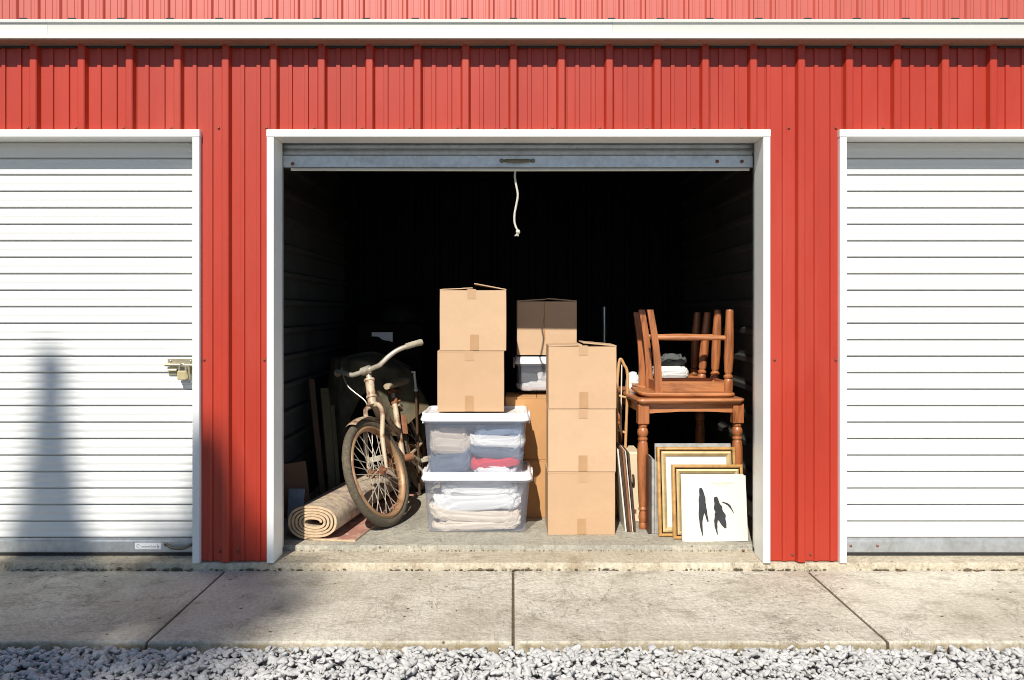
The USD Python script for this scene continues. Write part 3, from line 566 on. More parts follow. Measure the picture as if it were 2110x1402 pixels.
# ------------------------------------------------------------------ cardboard boxes
def carton(label, xc, yf, z0, w, d, h, turn=0.0, lift=(0.0, 0.0), mat='cardboard', tape=(True, True), toff=(0, 0), seed=0, crack=False):
    t = thing('cardboard_box', label, 'box', (xc, yf + d / 2, z0), None)
    T = trimesh.transformations.rotation_matrix(math.radians(turn), [0, 0, 1], (xc, yf + d / 2, z0))
    def put(name, m, mt, par, **k): m = m.copy(); m.apply_transform(T); return obj(name, m, mt, par, **k)
    x0, x1, y0, y1, z1 = xc - w / 2, xc + w / 2, yf, yf + d, z0 + h - 0.008
    out = [roundrect(x0, x1, y0, y1, z0 + 0.002, 0.007, 3)]
    for q in np.linspace(0.0, 1.0, 7):
        r = roundrect(x0, x1, y0, y1, z0 + 0.004 + (z1 - z0 - 0.004) * q, 0.007, 3)
        b = 0.004 * math.sin(math.pi * q)
        out.append(np.array([(xc + (p[0] - xc) * (1 + b), p[1] - b * 0.5 * (p[1] < yf + d / 2), p[2]) for p in r]))
    for q in np.linspace(1.0, 0.9, 3): out.append(roundrect(x0 + 0.008, x1 - 0.008, y0 + 0.008, y1 - 0.008, z0 + 0.004 + (z1 - z0 - 0.004) * q, 0.004, 3))
    body = put('body', loft(out), mat, t, smooth=30)
    for s in (-1, 1):                                     # top flaps, hinged on the sides and meeting over the middle
        lf = lift[0] if s < 0 else lift[1]
        fl = box(0.0, w / 2 - 0.002, y0 + 0.001, y1 - 0.001, 0.0, 0.0075, 0.0015)
        fl.apply_transform(rot([0, 1, 0], -math.degrees(math.atan2(lf, w / 2))))
        v = np.array(fl.vertices); v[:, 0] = (x0 + v[:, 0]) if s < 0 else (x1 - v[:, 0]); v[:, 2] += z1 + 0.0006
        put('flap', trimesh.Trimesh(v, fl.faces if s < 0 else fl.faces[:, ::-1], process=False), mat, t)
    if tape[0]:
        tx = xc + toff[0]
        put('tape', cat(box(tx - 0.031, tx + 0.031, y0 - 0.0018 - 0.001, y0 - 0.0002, z1 - 0.062, z1 + 0.008, 0), box(tx - 0.031, tx + 0.031, y0, y1, z1 + 0.0085, z1 + 0.0094, 0) if max(lift) == 0 else box(tx - 0.031, tx + 0.031, y0 - 0.0018, y0 - 0.0002, z1, z1 + 0.004, 0)), 'tape_faded', t)
    if tape[1]:
        tx = xc + toff[1]
        put('tape', box(tx - 0.031, tx + 0.031, y0 - 0.0032, y0 - 0.0004, z0 + 0.004, z0 + 0.115, 0), 'tape', t)
    if crack:
        pts = [(xc - 0.02, z1), (xc - 0.019, z0 + h * 0.72), (xc - 0.025, z0 + h * 0.62), (xc - 0.02, z0 + h * 0.45), (xc - 0.016, z0 + h * 0.3)]
        put('torn_seam', tube([(a, y0 - 0.004, b) for a, b in pts], [0.003, 0.004, 0.006, 0.005, 0.002], 5), 'cardboard_dark', t)
    return t
FL = 0.080
carton('cardboard box on the floor, lowest of the right stack beside the picture frames', 0.477, 0.57, FL, 0.470, 0.40, 0.441, 0.6, toff=(0.01, 0.0), mat='cardboard_b')
carton('cardboard box in the middle of the right stack of three', 0.484, 0.572, FL + 0.442, 0.474, 0.40, 0.441, -0.4, toff=(0.008, 0.006), mat='cardboard_c')
carton('cardboard box on top of the right stack, its flap edge slightly raised', 0.485, 0.574, FL + 0.884, 0.476, 0.40, 0.441, 0.3, lift=(0.006, 0.022), toff=(0.005, 0.008), mat='cardboard')
LID = 0.927
carton('cardboard box standing directly on the lid of the upper clear bin', -0.305, 0.70, LID, 0.476, 0.40, 0.434, 1.2, toff=(-0.01, -0.01), mat='cardboard_b')
carton('cardboard box highest of all, with one flap tilted up, above the clear bins', -0.288, 0.705, LID + 0.435, 0.474, 0.40, 0.440, 1.0, lift=(0.012, 0.045), toff=(-0.01, 0.01), mat='cardboard_c')
carton('orange-brown cardboard box on the floor behind the lower clear bin', 0.20, 1.12, FL, 0.46, 0.40, 0.436, 1, mat='cardboard_dark', tape=(False, False))
carton('orange-brown cardboard box behind the upper clear bin, under the small clear bin', 0.185, 1.13, FL + 0.437, 0.48, 0.44, 0.475, -1, mat='cardboard_dark', tape=(False, False))
carton('cardboard box with a torn front seam standing on the small clear bin at the back', 0.262, 1.30, 1.302, 0.464, 0.40, 0.425, 0.5, lift=(0.014, 0.02), tape=(False, False), crack=True, mat='cardboard_c')
carton('cardboard box mostly hidden behind the left stack, only its left edge showing', -0.33, 1.22, 0.55, 0.50, 0.34, 0.55, 0, mat='cardboard', tape=(False, False))
carton('cardboard box on the floor wholly behind the clear bins', -0.33, 1.22, FL, 0.46, 0.34, 0.469, 0, mat='cardboard_dark', tape=(False, False))

# ------------------------------------------------------------------ clear storage bins and what is folded inside
def bin_(label, x0, x1, yf, z0, d, h, lidw, taper=0.03):
    t = thing('storage_bin', label, 'storage bin', ((x0 + x1) / 2, yf + d / 2, z0))
    lh = 0.050; zb = z0 + h - lh
    L = [roundrect(x0 + taper + 0.02, x1 - taper - 0.02, yf + taper + 0.02, yf + d - taper - 0.02, z0 + 0.001, 0.03),
         roundrect(x0 + taper, x1 - taper, yf + taper * 0.7, yf + d - taper * 0.7, z0 + 0.014, 0.04)]
    for q in np.linspace(0.1, 1, 6):
        k = taper * (1 - q); L.append(roundrect(x0 + k, x1 - k, yf + k * 0.7, yf + d - k * 0.7, z0 + 0.014 + (zb - z0 - 0.014) * q, 0.045))
    body = obj('body', loft(L, True, False), 'clear_plastic', t, smooth=40)
    obj('rim', loft([roundrect(x0 - 0.012, x1 + 0.012, yf - 0.012, yf + d + 0.012, zb - 0.020, 0.05), roundrect(x0 - 0.014, x1 + 0.014, yf - 0.014, yf + d + 0.014, zb - 0.004, 0.05), roundrect(x0 - 0.004, x1 + 0.004, yf - 0.004, yf + d + 0.004, zb - 0.002, 0.05)], False, False), 'clear_plastic', body, smooth=40)
    g = lidw
    LL = [roundrect(x0 - g, x1 + g, yf - g * 0.7, yf + d + g * 0.7, zb - 0.006, 0.055), roundrect(x0 - g - 0.004, x1 + g + 0.004, yf - g * 0.7 - 0.004, yf + d + g * 0.7 + 0.004, zb + 0.004, 0.055),
          roundrect(x0 - g + 0.012, x1 + g - 0.012, yf - g * 0.5, yf + d + g * 0.5, zb + lh - 0.006, 0.05), roundrect(x0 - g + 0.018, x1 + g - 0.018, yf - g * 0.5 + 0.006, yf + d + g * 0.5 - 0.006, zb + lh, 0.05),
          roundrect(x0 - g + 0.030, x1 + g - 0.030, yf - g * 0.5 + 0.02, yf + d + g * 0.5 - 0.02, zb + lh - 0.002, 0.05), roundrect(x0 + 0.012, x1 - 0.012, yf + 0.016, yf + d - 0.016, zb + lh - 0.018, 0.045)]
    lid = obj('lid', loft(LL), 'lid_plastic', t, smooth=35)
    for s in (x0 - g + 0.004, x1 + g - 0.004):
        sg = -1 if s < (x0 + x1) / 2 else 1
        obj('handle_latch', cat(box(min(s, s + sg * 0.012), max(s, s + sg * 0.012), yf + d * 0.36, yf + d * 0.64, zb - 0.045, zb + lh * 0.7, 0.005)), 'lid_plastic', lid)
    return t
bin_('lower clear storage bin full of white and cream blankets', -0.628, 0.118, 0.615, FL, 0.52, 0.430, 0.018)
bin_('upper clear storage bin of folded clothes with a red one', -0.628, 0.094, 0.615, FL + 0.415, 0.52, 0.432, 0.022)
bin_('small clear storage bin at the back under the torn box', 0.032, 0.62, 1.27, 1.022, 0.44, 0.270, 0.022, 0.02)

def folded(name, label, c, x0, x1, z0, z1, yf, d, mat, seed, fold=1, wob=0.02, slant=0.0, ex=(0.28, 0.30, 0.55)):
    """A folded garment or blanket: a soft slab whose front edge shows the turns of the cloth."""
    m = trimesh.creation.icosphere(5, 1.0); v = np.array(m.vertices)
    sg, a = np.sign(v), np.abs(v)
    e = np.array(ex); q = sg * a ** e
    n1 = meshkit.fbm(np.stack([v[:, 0] * 2.3 + seed, v[:, 1] * 1.6, v[:, 2] * 1.5], -1), 4, seed) - 0.5
    n2 = meshkit.fbm(np.stack([v[:, 0] * 5.0 - v[:, 2] * 3 + seed * 2, v[:, 1] * 3, v[:, 2] * 6], -1), 3, seed + 5) - 0.5
    rd = np.abs(n2) ** 0.7 * np.sign(n2)
    crease = -0.05 * np.exp(-((np.mod((q[:, 2] + 1) / 2 * fold + n1 * 0.25, 1.0) - 0.5) / 0.09) ** 2) if fold > 1 else 0
    hx, hy, hz = (x1 - x0) / 2, d / 2, (z1 - z0) / 2
    p = np.stack([(x0 + x1) / 2 + q[:, 0] * hx * (1 + n1 * 0.32), yf + hy + q[:, 1] * hy * (1 + (n1 * 0.08 + rd * 0.10 + crease)), (z0 + z1) / 2 + q[:, 2] * hz * (1 + 0.55 * n1) + (n1 * wob * 2.4) + rd * 0.030 + slant * q[:, 0]], -1)
    p[:, 2] = np.maximum(p[:, 2], z0 - (wob if z0 > 0.2 else 0) * 0.6)
    return obj(name, trimesh.Trimesh(p, m.faces, process=False), mat, smooth=True, label=label, cat=c)
def zx(px, py, Y=0.68): q = P(px, py, Y); return q[0], q[2]
def cloth(name, label, c, x0, y0, x1, y1, mat, seed, yf=0.665, d=0.36, fold=1, wob=0.026, slant=0.0):
    slant = slant + 0.022 * math.sin(seed * 2.4)
    a, b = zx(x0, y1), zx(x1, y0); return folded(name, label, c, a[0], b[0], a[1], b[1], yf, d, mat, seed, fold, wob, slant)
cloth('blanket', 'cream folded blanket at the very bottom of the lower clear bin', 'blanket', 893, 1072, 1070, 1096, 'cream_cloth', 1, fold=2)
cloth('blanket', 'cream folded blanket in the lower bin, second from the bottom', 'blanket', 884, 1050, 1072, 1077, 'cream_cloth', 2)
cloth('blanket', 'thick white folded blanket in the middle of the lower clear bin', 'blanket', 889, 1020, 1074, 1056, 'white_cloth', 3, fold=1)
cloth('blanket', 'white folded sheet on top of the pile in the lower clear bin', 'blanket', 908, 996, 1062, 1026, 'white_cloth', 4, fold=2)
cloth('folded_shirt', 'beige crumpled shirt in the left half of the upper bin', 'clothing', 884, 886, 970, 940, 'beige_cloth', 5, wob=0.02)
cloth('folded_trousers', 'dark blue-grey trousers at the lower left of the upper bin', 'clothing', 886, 930, 972, 976, 'dark_denim', 6)
cloth('folded_trousers', 'blue jeans lying across the back of the upper bin', 'clothing', 890, 874, 1062, 905, 'denim', 7, yf=0.80, d=0.26)
cloth('folded_shirt', 'faded blue denim shirt topmost on the right of the upper bin', 'clothing', 978, 876, 1078, 907, 'denim', 8, fold=2)
cloth('folded_shirt', 'white shirt under the denim shirt in the upper bin', 'clothing', 969, 896, 1079, 926, 'white_cloth', 9, slant=-0.012)
cloth('folded_trousers', 'navy trousers between the white and the red clothes', 'clothing', 968, 919, 1078, 948, 'dark_denim', 10, slant=-0.006)
cloth('folded_shirt', 'red shirt near the bottom of the upper clear bin', 'clothing', 967, 943, 1071, 966, 'red_cloth', 11, slant=-0.004)
cloth('folded_shirt', 'white shirt beneath the red one, lowest in the upper bin', 'clothing', 974, 961, 1062, 978, 'white_cloth', 12)
def cl2(label, x0, y0, x1, y1, mat, seed, **k):
    a, b = zx(x0, y1, 1.33), zx(x1, y0, 1.33); folded('folded_shirt', label, 'clothing', a[0], b[0], a[1], b[1], 1.31, 0.30, mat, seed, **k)
cl2('grey clothing on top in the small clear bin at the back', 1068, 748, 1180, 768, 'grey_cloth', 21)
cl2('white bundle at the right in the small clear bin', 1104, 765, 1180, 786, 'white_cloth', 22)
cl2('dark grey clothing in the middle of the small clear bin', 1066, 765, 1110, 792, 'grey_cloth', 23)
cl2('white clothing at the bottom of the small clear bin', 1068, 789, 1180, 805, 'white_cloth', 24)

# ------------------------------------------------------------------ bicycle
bike = thing('bicycle', 'old rusty cream cruiser bicycle leaning with its front wheel turned beside the rug', 'bicycle', (-0.91, 0.85, FL))
AZB, LEAN, STEER = math.asin(0.075), math.asin(0.225), math.radians(-18)
fwd = np.array([-math.sin(AZB), -math.cos(AZB), 0]); lft = np.array([math.cos(AZB), -math.sin(AZB), 0])
WR = 0.400; HX = 1.38
ax_d = np.array([-math.cos(math.radians(68)), 0, math.sin(math.radians(68))]); ax_p = np.array([HX - 0.065, 0, WR])
Rst = trimesh.transformations.rotation_matrix(STEER, ax_d, ax_p)
def to_world(p, steer=False):
    p = np.atleast_2d(np.asarray(p, float))
    if steer: p = (Rst @ np.c_[p, np.ones(len(p))].T).T[:, :3]
    y = p[:, 1] * math.cos(LEAN) - p[:, 2] * math.sin(LEAN); z = p[:, 1] * math.sin(LEAN) + p[:, 2] * math.cos(LEAN)
    return p[:, :1] * fwd + y[:, None] * lft + z[:, None] * [0, 0, 1.0]
_c = to_world([HX, 0, 0], True)[0]; BO = np.array([-0.862, 0.86, 0]) - [_c[0], _c[1], 0]
ang_ = np.linspace(0, 2 * np.pi, 60)
_low = min((to_world(np.stack([HX + WR * np.cos(ang_), 0 * ang_, WR + WR * np.sin(ang_)], -1), True))[:, 2].min(), (to_world(np.stack([WR * np.cos(ang_), 0 * ang_, WR + WR * np.sin(ang_)], -1)))[:, 2].min())
BO[2] = FL - _low + 0.001
def bw(m, steer=False):
    return trimesh.Trimesh(to_world(m.vertices, steer) + BO, m.faces, process=False)
def bo(name, m, mat, par=bike, steer=False, **k): return obj(name, bw(m, steer), mat, par, smooth=40, **k)
def ringpts(c, r, n=64, y=0.0, a0=0, a1=360):
    t = np.radians(np.linspace(a0, a1, n, endpoint=(a1 - a0) < 360)); return np.stack([c[0] + r * np.cos(t), np.full(n, y), c[1] + r * np.sin(t)], -1)
def wheel(c, name, steer, seed):
    q = np.random.default_rng(seed)
    ty = tube(ringpts(c, WR - 0.031), 0.031, 14, True)
    w = bo(name, ty, 'tyre', bike, steer)
    rimp = tube(ringpts(c, WR - 0.070), 0.021, 10, True); v = np.array(rimp.vertices); v[:, 1] *= 1.5; rimp.vertices = v
    bo('rim', rimp, 'rim_rust', w, steer)
    sp = []
    for k in range(32):
        a = k * 2 * np.pi / 32; s = 1 if k % 2 else -1; b = a + (0.9 if (k // 2) % 2 else -0.9)
        sp.append(tube([(c[0] + 0.032 * math.cos(b), s * 0.045, c[1] + 0.032 * math.sin(b)), (c[0] + (WR - 0.10) * math.cos(a), 0, c[1] + (WR - 0.10) * math.sin(a))], 0.0030, 5, caps=False))
    bo('spokes', cat(sp), 'bike_chrome', w, steer)
    bo('hub', lathe([(0.012, -0.085), (0.012, -0.06), (0.040, -0.052), (0.040, -0.045), (0.024, -0.035), (0.020, 0), (0.024, 0.035), (0.040, 0.045), (0.040, 0.052), (0.012, 0.06), (0.012, 0.085)], 14, (c[0], 0, c[1]), (0, 1, 0)), 'bike_rust', w, steer)
    return w
wheel((HX, WR), 'front_wheel', True, 1); wheel((0, WR), 'rear_wheel', False, 2)
def axp(z): return ax_p + ax_d * ((z - WR) / ax_d[2])
# fork, head, stem, bar
cr = axp(0.865)
for s in (-1, 1):
    bo('fork_leg', tube(smoothpath([cr + [0.0, s * 0.020, 0.004], cr + [0.012, s * 0.062, -0.010], cr + [0.030, s * 0.075, -0.08], (HX - 0.105, s * 0.076, 0.62), (HX - 0.02, s * 0.076, WR)], 7), [0.018] * 22 + list(np.linspace(0.018, 0.012, 7)), 10), 'bike_paint', bike, True)
bo('head_tube', cat(tube([axp(0.885), axp(1.06)], 0.034, 14), *[lathe([(0.041, 0), (0.043, 0.006), (0.041, 0.018)], 16, axp(z), ax_d) for z in (0.870, 0.925, 1.052)]), 'bike_paint')
bo('stem', cat(tube([axp(1.06), axp(1.12), axp(1.155), axp(1.145) + [0.018, 0, 0.0]], [0.024, 0.021, 0.02, 0.026], 12), lathe([(0.0, -0.04), (0.032, -0.038), (0.032, 0.038), (0, 0.04)], 12, axp(1.14) + [0.03, 0, 0], (0, 1, 0))), 'bike_chrome', bike, True)
hb0 = axp(1.14) + [0.03, 0, 0]
half = [(0, 0.10, 0.0), (-0.005, 0.15, 0.012), (-0.03, 0.205, 0.040), (-0.075, 0.270, 0.064), (-0.13, 0.330, 0.070)]
hbp = [hb0 + [x, -y, z] for x, y, z in half[::-1]] + [hb0 + [x, y, z] for x, y, z in half]
hb = bo('handlebar', tube(smoothpath(hbp, 7), 0.0185, 12), 'bike_chrome', bike, True)
for s in (-1, 1):
    g = [hb0 + [x, s * y, z] for x, y, z in ((-0.125, 0.325, 0.070), (-0.175, 0.362, 0.070), (-0.245, 0.400, 0.066))]
    bo('grip', tube(smoothpath(g, 5), [0.022, 0.025, 0.023, 0.025, 0.023, 0.025, 0.023, 0.024, 0.024, 0.026, 0.027], 12), 'grip', hb, True)
bo('front_fender', (lambda: (lambda t: grid(HX + (WR + 0.022 - 0.0) * np.cos(t[:, None]) + 0 * t[None, :7], np.broadcast_to(np.linspace(-0.052, 0.052, 7), (len(t), 7)), WR + (WR + 0.022) * np.sin(t[:, None]) - 6.0 * np.linspace(-0.052, 0.052, 7)[None] ** 2 * np.ones((len(t), 1))))(np.radians(np.linspace(70, 152, 24))))(), 'bike_paint', bike, True)
# frame
BB = np.array([0.52, 0, 0.36]); ST = np.array([0.36, 0, 0.82])
h0, h1 = axp(0.915), axp(1.02)
bo('down_tube', tube(smoothpath([h0, h0 + [-0.10, 0, -0.13], (0.82, 0, 0.56), BB], 8), 0.026, 12), 'bike_paint')
bo('top_tube', tube(smoothpath([h1 + [0, 0, -0.03], h1 + [-0.15, 0, -0.10], (0.66, 0, 0.68), (0.452, 0, 0.58)], 8), 0.023, 12), 'bike_paint')
bo('seat_tube', tube([BB, ST], 0.024, 12), 'bike_paint')
bo('seat_post', tube([ST, ST + [-0.035, 0, 0.105]], 0.018, 12), 'bike_chrome')
bo('seat_clamp', cat(lathe([(0.030, -0.015), (0.032, 0.02), (0.028, 0.03)], 12, ST, (-0.3, 0, 0.95)), tube([ST + [-0.02, -0.05, 0], ST + [-0.02, 0.05, 0]], 0.009, 8)), 'bike_rust')
for s in (-1, 1):
    bo('chain_stay', tube(smoothpath([BB + [-0.03, s * 0.03, 0], (0.25, s * 0.062, 0.38), (0, s * 0.075, WR)], 6), 0.014, 8), 'bike_paint')
    bo('seat_stay', tube(smoothpath([ST + [-0.01, s * 0.025, -0.03], (0.2, s * 0.06, 0.66), (0, s * 0.075, WR)], 6), 0.012, 8), 'bike_paint')
    bo('fender_stay', tube([(0.0, s * 0.085, WR), (-0.30, s * 0.06, WR + 0.30)], 0.005, 6), 'bike_chrome')
t = np.radians(np.linspace(20, 190, 40)); u = np.linspace(-0.058, 0.058, 7)
bo('rear_fender', grid((WR + 0.028 - 8 * u[None] ** 2) * np.cos(t[:, None]), np.broadcast_to(u, (40, 7)), WR + (WR + 0.028 - 8 * u[None] ** 2) * np.sin(t[:, None])), 'bike_rust')
bo('chain_guard', (lambda: (lambda a: grid(a[:, 0][:, None] + np.zeros((1, 2)), np.array([[-0.095, -0.075]]) + np.zeros((len(a), 1)), a[:, 1][:, None] + np.array([[0.0, -0.05]])))(np.array([(0.0, 0.46), (0.2, 0.48), (0.4, 0.50), (0.52, 0.50), (0.62, 0.47), (0.66, 0.40), (0.64, 0.33)])))(), 'bike_rust')
bo('chain_ring', cat(lathe([(0.09, -0.004), (0.118, -0.004), (0.118, 0.004), (0.09, 0.004), (0.09, -0.004)], 26, BB + [0, -0.07, 0], (0, 1, 0)), lathe([(0.030, -0.10), (0.032, 0.10)], 14, BB, (0, 1, 0))), 'bike_rust')
for s, a in ((1, 200), (-1, 20)):
    e = BB + [0.19 * math.cos(math.radians(a)), s * 0.10, 0.19 * math.sin(math.radians(a))]
    cr_ = bo('crank', tube([BB + [0, s * 0.085, 0], e], [0.018, 0.013], 8), 'bike_chrome')
    bo('pedal', cat(*[bar(e + [dx, s * 0.02, 0], e + [dx, s * 0.14, 0], 0.022, 0.034, 0.004) for dx in (-0.045, 0.045)], tube([e, e + [0, s * 0.14, 0]], 0.009, 8), *[bar(e + [-0.05, s * y, 0], e + [0.05, s * y, 0], 0.008, 0.02, 0.002) for y in (0.022, 0.138)]), 'bike_chrome', cr_)
# saddle with coil springs
SC = ST + [-0.05, 0, 0.15]
L = []
for q, hw_, zc, th in ((0.20, 0.022, -0.012, 0.02), (0.17, 0.036, -0.002, 0.034), (0.10, 0.046, 0.0, 0.044), (0.02, 0.062, 0.002, 0.05), (-0.06, 0.105, 0.008, 0.058), (-0.12, 0.138, 0.016, 0.064), (-0.17, 0.140, 0.02, 0.060), (-0.20, 0.110, 0.016, 0.042)):
    a = np.linspace(0, 2 * np.pi, 20, endpoint=False)
    sgn = lambda x, e: np.sign(x) * np.abs(x) ** e
    L.append(np.stack([np.full(20, SC[0] + q), hw_ * sgn(np.cos(a), 0.8), SC[2] + zc + np.where(np.sin(a) > 0, th * 0.62, th * 0.75) * sgn(np.sin(a), 0.8) - 1.2 * (hw_ * np.cos(a)) ** 2], -1))
sd = bo('saddle', loft(L), 'saddle_leather')
for s in (-1, 1):
    ph = np.linspace(0, 2 * np.pi * 5, 70)
    bo('saddle_spring', tube(np.stack([SC[0] - 0.12 + 0.024 * np.cos(ph), s * 0.075 + 0.024 * np.sin(ph), SC[2] - 0.105 + ph / ph[-1] * 0.085], -1), 0.006, 6), 'bike_rust', sd)
bo('saddle_rail', cat(*[tube(smoothpath([SC + [0.17, s * 0.015, -0.02], SC + [0.05, s * 0.03, -0.055], SC + [-0.12, s * 0.07, -0.11]], 5), 0.006, 6) for s in (-1, 1)], box(SC[0] - 0.06, SC[0] + 0.05, -0.035, 0.035, SC[2] - 0.075, SC[2] - 0.045)), 'bike_rust', sd)
bo('brake_cable', tube(smoothpath([hb0 + [-0.10, -0.26, 0.09], hb0 + [0.05, -0.17, -0.06], hb0 + [0.06, -0.06, -0.22], cr + [0.05, -0.03, -0.02]], 8), 0.005, 6), 'bike_chrome', bike, True)
bo('kickstand', tube(smoothpath([BB + [-0.06, 0.05, -0.03], (0.40, 0.12, 0.20), (0.34, 0.17, 0.11)], 4), 0.012, 8), 'bike_chrome')

# ------------------------------------------------------------------ rolled rug
rug = thing('rolled_rug', 'rolled beige patterned rug on the floor with its red border edge loose', 'rug', (-1.36, 0.42, FL))
axis = np.array([0.150, 1.0, 0.0]); axis /= np.linalg.norm(axis); side_ = np.array([axis[1], -axis[0], 0.0])
th = np.linspace(0, 2 * np.pi * 4.75, 240); t = th / th[-1]
pu, pv = (0.055 + 0.122 * t) * np.sign(np.cos(th)) * np.abs(np.cos(th)) ** 0.86, (0.022 + 0.092 * t) * np.sign(np.sin(th)) * np.abs(np.sin(th)) ** 0.86
end_u, end_v = pu[-1], pv[-1]
# the last turn ends underneath and runs out flat on the floor
nflat = 24; fu = np.concatenate([pu, end_u + np.linspace(0.006, 0.30, nflat)]); fv = np.concatenate([pv, np.full(nflat, end_v)])
c2 = np.stack([fu, fv - end_v + 0.0095], -1)
tg = np.gradient(c2, axis=0); tg /= np.linalg.norm(tg, axis=1, keepdims=True); nm = np.stack([-tg[:, 1], tg[:, 0]], -1)
def rug_sheet(lo, hi, i0, i1, L0, L1, shear=0.0):
    """The layer between two depths of the pile, from i0 to i1 along the winding, drawn along the roll; both faces, the ends and the edges."""
    cc, nn = c2[i0:i1], nm[i0:i1]; ny = 30; ys = np.linspace(L0, L1, ny)
    out = []
    for o in (lo, hi):
        p2 = cc + nn * o
        wob = 0.006 * (meshkit.fbm(np.stack([np.repeat(ys[:, None], len(cc), 1) * 1.8, np.repeat(p2[None, :, 0], ny, 0) * 6, np.repeat(p2[None, :, 1], ny, 0) * 6], -1), 3, 3) - 0.5)
        W = np.array([-1.365, 0.42, FL]) + ys[:, None, None] * axis + (p2[None, :, 0] + wob)[..., None] * side_ + (p2[None, :, 1] + wob * 0.5 * (p2[None, :, 1] > 0.03))[..., None] * [0, 0, 1.0]
        out.append(W)
    A, B = out
    g1, g2 = grid(A[..., 0], A[..., 1], A[..., 2]), grid(B[..., 0], B[..., 1], B[..., 2]); g2.invert()
    def strip(p, q): W = np.stack([p, q]); return grid(W[..., 0], W[..., 1], W[..., 2])
    return g1, g2, cat(strip(A[0], B[0]), strip(A[-1], B[-1]), strip(A[:, 0], B[:, 0]), strip(A[:, -1], B[:, -1]))
n0 = len(pu)
ga, gb, ge = rug_sheet(-0.0085, 0.0075, 0, n0, 0.0, 1.75)
roll = obj('roll', cat(ga, gb), 'rug_back', rug, smooth=50)
obj('roll_edge', ge, 'rug_edge', roll, smooth=False)
ga, gb, ge = rug_sheet(-0.0085, 0.0035, n0 - 3, len(c2), 0.0, 1.75)
fl = obj('loose_end', cat(ga, gb), 'rug_pile', rug, smooth=50)
obj('binding', ge, 'rug_edge', fl)

# ------------------------------------------------------------------ things along the left wall
tarp = thing('draped_canvas', 'dirty olive canvas sheet draped over furniture behind the bicycle', 'canvas sheet', (-1.235, 2.22, 0.4))
na, nr = 120, 40; A = np.linspace(0, 2 * np.pi, na); Rr = np.linspace(0, 1, nr)
AA, RR = np.meshgrid(A, Rr)
foldn = (meshkit.fbm(np.stack([np.cos(AA) * 3.2, np.sin(AA) * 3.2, RR * 1.1], -1), 4, 9) - 0.5)
rx = np.where(RR < 0.45, 0.33 * (RR / 0.45) ** 0.8, 0.33 + 0.12 * (RR - 0.45)) * (1 + 0.28 * foldn * RR)
hem = 0.50 + 0.28 * np.sin(AA * 2 + 0.6) * 0.5 + 0.16 * np.sin(AA * 5)
left_tail = np.exp(-((np.mod(AA - 3.6 + np.pi, 2 * np.pi) - np.pi) / 0.45) ** 2) * 0.42
zt = 1.275 - 0.05 * (RR / 0.45) ** 2 * (RR < 0.45) - np.where(RR >= 0.45, 0.05 + (RR - 0.45) / 0.55 * (hem + left_tail), 0) + 0.05 * foldn - 0.10 * np.clip(np.cos(AA), 0, 1) * np.minimum(1, RR / 0.45)
rt = np.where((RR > 0.45), 1 + 0.35 * (RR - 0.45) / 0.55 * np.exp(-((np.mod(AA + 0.35 + np.pi, 2 * np.pi) - np.pi) / 0.3) ** 2), 1)
obj('sheet', grid(-1.235 + 1.06 * rx * rt * np.cos(AA), 2.22 + rx * rt * np.sin(AA) * 0.95, zt), 'canvas', tarp, smooth=True)
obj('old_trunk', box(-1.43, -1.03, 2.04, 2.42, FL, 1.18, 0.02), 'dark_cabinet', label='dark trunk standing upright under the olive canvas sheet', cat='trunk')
for (bx_, by_), (tx_, ty_), w_, mt, lb in (((667, 985), (641, 782), 0.05, 'dark_wood', 'dark brown board leaning nearest the roller rug on the left wall'), ((688, 965), (668, 800), 0.07, 'olive_wood', 'wide olive board leaning on the left wall beside the canvas'),
        ((700, 985), (684, 835), 0.035, 'olive_wood', 'narrow olive stick leaning under the hanging canvas tail')):
    a_, b_ = P(bx_, by_, 1.55), P(tx_, ty_, 1.75); a_[2] = FL + 0.004; obj('wooden_board', bar(a_, b_, w_, 0.022), mt, label=lb, cat='board')
a_ = P(603, 1052, 1.25); 
pn = box(-0.105, 0.105, -0.008, 0.008, 0, 0.40, 0.003); pn.apply_transform(rot([0, 1, 0], -6)); pn.apply_transform(rot([1, 0, 0], -9)); pn.apply_transform(rot([0, 0, 1], 14)); 
pn.apply_translation([-1.635, 1.14, FL + 0.012]); obj('wood_panel', pn, 'brown_board', label='orange-brown wood panel leaning on the left wall behind the rug end', cat='wood panel')
pn = box(-0.06, 0.06, -0.006, 0.006, 0, 0.24, 0.003); pn.apply_transform(rot([1, 0, 0], -10)); pn.apply_translation([-1.615, 0.98, FL + 0.004])
obj('grey_sheet', pn, 'galvanised', label='small grey metal sheet in the corner left of the rug', cat='metal sheet')
cab = thing('dark_cabinet', 'dark cabinet in the gloom with a pale paper label', 'cabinet', (-1.03, 2.6, FL))
q0, q1 = P(735, 668, 2.45), P(868, 720, 2.45)
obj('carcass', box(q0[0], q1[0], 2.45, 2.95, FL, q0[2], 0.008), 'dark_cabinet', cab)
l0, l1 = P(766, 685, 2.44), P(809, 705, 2.44); lm = (l0[0] + l1[0]) / 2
obj('paper_label', extrude([(l0[0], l0[2]), (l1[0], l0[2]), (l1[0], l1[2]), (l1[0] - 0.02, l1[2] + 0.006), (lm, l1[2] + 0.02), (l0[0] + 0.06, l0[2] - 0.04), (l0[0], l0[2] - 0.035)], 'y', 2.4440, 2.4475), 'sticker', cab)
sp_ = trimesh.creation.icosphere(4, 1.0); v = np.array(sp_.vertices); v *= 1 + 0.35 * (meshkit.fbm(v * 1.7 + 4, 4, 4)[:, None] - 0.5); v = v * [0.24, 0.22, 0.17]; v[:, 2] = np.maximum(v[:, 2], -0.075); v += [P(825, 0, 2.7)[0], 2.70, q0[2] + 0.079]
